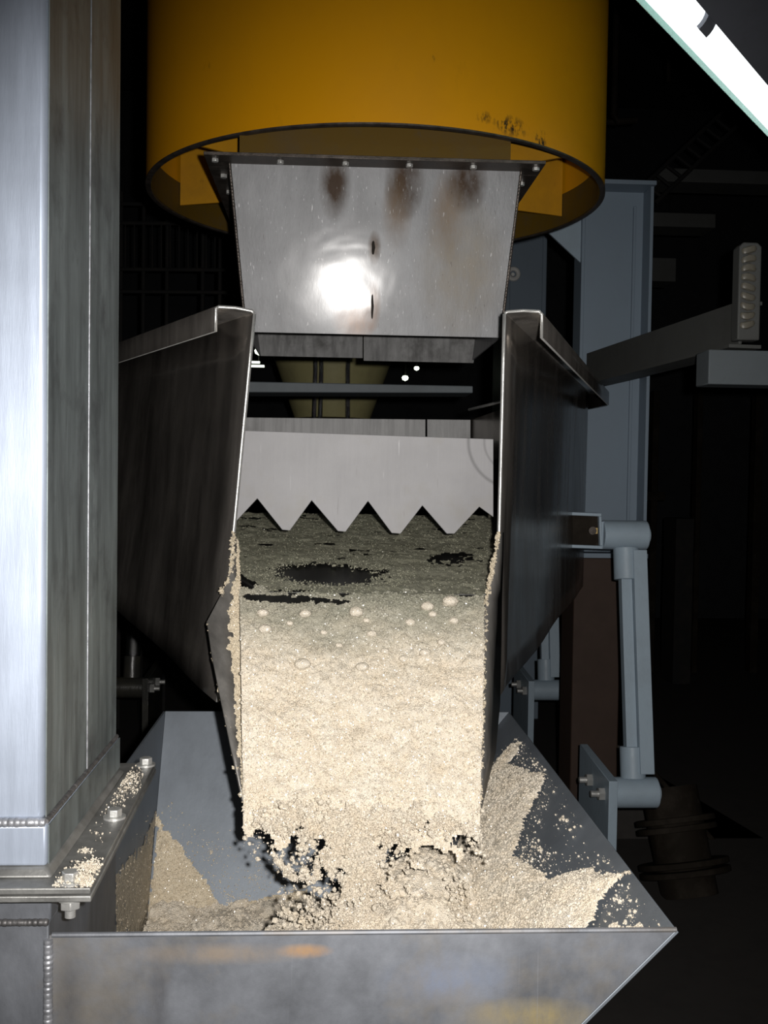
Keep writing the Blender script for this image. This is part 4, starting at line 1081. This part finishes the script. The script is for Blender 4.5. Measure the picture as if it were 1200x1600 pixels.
# (f) sugar clinging to the sloping hopper walls
def wall_patch(name, p0, n, ua, va, poly, thick, label, mat, ng, res=0.004, rag=12):
    p0 = Vector(p0); n = Vector(n).normalized(); ua = Vector(ua).normalized(); va = Vector(va).normalized()
    W = [PPL(u, v, p0, n) - p0 for u, v in poly]; A = np.array([(q.dot(ua), q.dot(va)) for q in W])
    lo, hi = A.min(0) - 0.02, A.max(0) + 0.02
    gu = np.arange(lo[0], hi[0], res); gv = np.arange(lo[1], hi[1], res)
    GU, GV = np.meshgrid(gu, gv, indexing='ij'); G = np.stack([GU.ravel(), GV.ravel()], -1)
    # signed distance to polygon
    dmin = np.full(len(G), 1e9); inside = np.zeros(len(G), bool)
    for i in range(len(A)):
        a, b = A[i], A[(i + 1) % len(A)]; ab = b - a
        t = np.clip(((G - a) @ ab) / (ab @ ab), 0, 1); dmin = np.minimum(dmin, np.linalg.norm(G - a - t[:, None] * ab, axis=1))
        cond = ((a[1] > G[:, 1]) != (b[1] > G[:, 1])) & (G[:, 0] < (b[0] - a[0]) * (G[:, 1] - a[1]) / (b[1] - a[1] + 1e-12) + a[0])
        inside ^= cond
    sd_ = np.where(inside, dmin, -dmin)
    w = np.array(p0) + G[:, :1] * np.array(ua) + G[:, 1:] * np.array(va)
    sd_ = sd_ + 0.012 * fbm(w * rag, 4) + 0.008 * fbm(w * rag * 5, 3)
    h = thick * np.sqrt(np.clip(sd_ / 0.05, 0, 1)) * (1 + 0.45 * fbm(w * 16, 4)) + 0.0035 * fbm(w * 80, 3)
    w = w + h[:, None] * np.array(n)
    V_, F_ = grid_mesh(w, len(gu), len(gv), (sd_ > 0) & (w[:, 1] > YF + 0.008))
    g_ = scatter(V_, F_, ng)
    # loose grains round the edge
    near = w[(sd_ > -0.05) & (sd_ < 0.0)]
    near = near[RNG.choice(len(near), min(len(near), ng // 14))] + RNG.normal(size=(min(len(near), ng // 14), 3)) * 0.002
    near = near[(near[:, 2] < zr - 0.01) & (near[:, 1] > YF + 0.015)]
    dn = (near - np.array(p0)) @ np.array(n); near = near - np.outer(dn - 0.0015, np.array(n))
    o = mesh_np(name, *merge((V_, F_), grains(g_, sizes(ng, 0.0008, 0.004, 4)), grains(near, sizes(len(near), 0.0006, 0.0028, 4))), mat, loc=tuple(p0), smooth=2 * len(F_))
    tag(o, label, 'sugar', kind='stuff')
    return o
nI = Vector((-1, 0, 1)).normalized()                                # inside normal of the right wall
p0R = Vector((xR, YF, zr)) + nI * 0.0005
wall_patch('clinging_sugar', p0R, nI, (0, 1, 0), (1, 0, 1), [(735, 1260), (775, 1200), (800, 1163), (818, 1160), (815, 1180), (795, 1195), (830, 1205), (857, 1210), (845, 1240), (825, 1280), (812, 1325), (800, 1340), (830, 1360), (700, 1400)], 0.020, 'tongue of sugar clinging to the right hopper wall', M_sugar, 9000)
wall_patch('clinging_sugar', p0R, nI, (0, 1, 0), (1, 0, 1), [(800, 1352), (830, 1358), (860, 1372), (930, 1362), (942, 1375), (985, 1364), (990, 1370), (950, 1395), (935, 1425), (925, 1452), (860, 1520), (700, 1480), (700, 1380)], 0.026, 'sugar drift on the right hopper wall near the front rim', M_sugar, 9000)
wall_patch('clinging_sugar', p0R, nI, (0, 1, 0), (1, 0, 1), [(946, 1448), (960, 1438), (985, 1449), (1000, 1444), (1015, 1450), (1000, 1460), (950, 1460)], 0.010, 'few crumbs of sugar at the front right hopper corner', M_sugar, 500)
nB = Vector((0, -1, k_back)).normalized()
p0B = Vector((xL, YB, zr)) + nB * 0.0005
wall_patch('clinging_sugar', p0B, nB, (1, 0, 0), (0, k_back, 1), [(243, 1268), (252, 1280), (290, 1335), (330, 1390), (352, 1424), (400, 1408), (450, 1392), (480, 1388), (480, 1480), (225, 1480)], 0.010, 'smooth fine sugar slope against the back hopper panel', M_sugar_thin, 9000)

nLw = Vector((1, 0, 0)); p0L = Vector((xL + 0.0005, YB, zr))
wall_patch('clinging_sugar', p0L, nLw, (0, 1, 0), (0, 0, 1), [(181, 1368), (196, 1352), (222, 1315), (243, 1268), (238, 1340), (226, 1478), (181, 1478)], 0.0012, 'tan film of fine sugar on the left hopper side panel', M_sugar_film, 500)

# loose crumbs on the right wall and dust on the back wall
def on_plane_px(poly_pts, n, p0, nrm):
    out = []
    for _ in range(n):
        i = random.randrange(len(poly_pts)); u, v, r = poly_pts[i]
        a = random.random() * 6.283; q = abs(random.gauss(0, 0.5)) * r
        p = PPL(u + math.cos(a) * q, v + math.sin(a) * q, p0, nrm)
        out.append(tuple(p + nrm * 0.001))
    return np.array(out)
cr1 = on_plane_px([(835, 1195, 35), (870, 1190, 18), (825, 1345, 30), (965, 1405, 35), (985, 1430, 35), (880, 1280, 60), (955, 1330, 6), (1040, 1440, 15), (850, 1345, 45)], 520, p0R, nI)
cr1 = cr1[(cr1[:, 2] < zr - 0.008) & (cr1[:, 1] > YF + 0.02)]
o = mesh_np('loose_sugar', *grains(cr1, sizes(len(cr1), 0.0005, 0.0036, 5), 'ico'), M_sugar, loc=tuple(p0R), smooth=False); tag(o, 'loose sugar crumbs sprinkled on the bare right hopper wall', 'sugar', kind='stuff')
cr2 = on_plane_px([(360, 1400, 60), (400, 1370, 60), (440, 1350, 50), (330, 1330, 60), (460, 1390, 40)], 1500, p0B, nB)
o = mesh_np('loose_sugar', *grains(cr2, sizes(len(cr2), 0.0005, 0.0022, 4)), M_sugar, loc=tuple(p0B)); tag(o, 'fine sugar dust on the bare back hopper panel', 'sugar', kind='stuff')

# (g) falling sugar between lip and heap
nu, nv = 220, 240
SS, DD = np.meshgrid(np.linspace(0, 1, nu), np.linspace(0, 1, nv), indexing='ij')
def fall_pos(s, d):
    p = np.array(lipL)[None] * (1 - s[:, None]) + np.array(lipR)[None] * s[:, None]
    p[:, 2] += 0.02 - 0.22 * d; p[:, 1] += -0.026 - 0.045 * np.sqrt(d)
    p[:, 0] += 0.03 * (0.5 - s) * d
    return p
s_, d_ = SS.ravel(), DD.ravel()
W = fall_pos(s_, d_)
f1 = fbm(np.stack([s_ * 9, d_ * 4.2, 0 * s_ + 1], -1), 3); f2 = fbm(np.stack([s_ * 30, d_ * 16, 0 * s_ + 5], -1), 4)
W[:, 1] += 0.014 * fbm(W * np.array([26, 26, 14]), 3) + 0.003 * fbm(W * 110, 3)
core = np.exp(-((s_ - 0.47) / 0.13) ** 2) + 0.35 * np.exp(-((s_ - 0.22) / 0.07) ** 2)
thr = -0.66 + 1.02 * sstep(0.0, 0.30, d_) - 0.65 * core + 1.2 * sstep(0.0, 0.12, 0.26 * d_ ** 0.8 + 0.02 - s_) + 0.25 * sstep(0.1, 0.3, d_) * sstep(0.6, 0.8, s_)
thr = thr + 3.0 * (1 - sstep(0.0, 0.02, d_ - 0.06 - 0.16 * fbm(np.stack([s_ * 22, 0 * s_, 0 * s_ + 7], -1), 3)))
keep = 0.6 * f1 + 0.75 * f2 > thr
Vf, Ff = grid_mesh(W, nu, nv, keep)
g1 = scatter(Vf, Ff, 20000); g1 = g1 + RNG.normal(size=g1.shape) * np.array([0.002, 0.006, 0.002])
n_ = 6000; s_ = RNG.random(n_); d_ = RNG.random(n_)
g2 = fall_pos(s_, d_) + RNG.normal(size=(n_, 3)) * np.array([0.006, 0.018, 0.006])
ok = fbm(np.stack([s_ * 12, d_ * 6, 0 * s_ + 3], -1), 4) > 0.05 + 0.9 * sstep(0.0, 0.15, 0.22 * d_ - s_)
g2 = g2[ok]
o = mesh_np('falling_sugar', *merge((Vf, Ff), grains(g1, sizes(len(g1), 0.0008, 0.0042, 3)), grains(g2, sizes(len(g2), 0.0008, 0.006, 4), 'ico')), M_sugar, loc=tuple((lipL + lipR) / 2), smooth=2 * len(Ff))
tag(o, 'curtain of sugar crumbs falling off the spout lip', 'sugar', kind='stuff')

# (h) sugar spilt on the casing flange
pts_ = []
for (u, v, sx, sy, n_) in ((195, 1225, 22, 17, 420), (175, 1245, 25, 25, 130), (205, 1215, 18, 12, 150), (135, 1330, 9, 4, 60), (150, 1300, 20, 20, 25), (115, 1365, 15, 10, 60)):
    for _ in range(n_):
        p = PZ(random.gauss(u, sx * 0.6), random.gauss(v, sy * 0.6), z_f); xlim = xF + (fb.x - xF) * (p.y - YFf) / (YFb - YFf)
        if p.x < xlim - 0.003 and p.x > xe + 0.02 and YFf < p.y < YFb: pts_.append((p.x, p.y, z_f + 0.001))
pts_ = np.array(pts_)
hp_ = []
for (u, v, r_, n_) in ((140, 1360, 0.017, 420), (125, 1378, 0.014, 380), (97, 1382, 0.009, 150), (138, 1382, 0.010, 260)):
    c_ = np.array(PZ(u, v, z_f)); q = RNG.normal(size=(n_, 3)) * r_ * 0.5; q[:, 2] = np.abs(q[:, 2]) * 0.7; hp_.append(c_ + q)
hp_ = np.concatenate(hp_)
hp_ = hp_[(hp_[:, 1] > YFf) & (hp_[:, 0] < xF)]
o = mesh_np('spilt_sugar', *merge(grains(pts_, sizes(len(pts_), 0.0005, 0.0019, 2.5), 'ico'), grains(hp_, sizes(len(hp_), 0.0007, 0.002, 2), 'ico')), M_sugar, loc=tuple(b2), smooth=False)
tag(o, 'spilt sugar grains and crumbs lying on the bolted casing flange', 'sugar', kind='stuff')
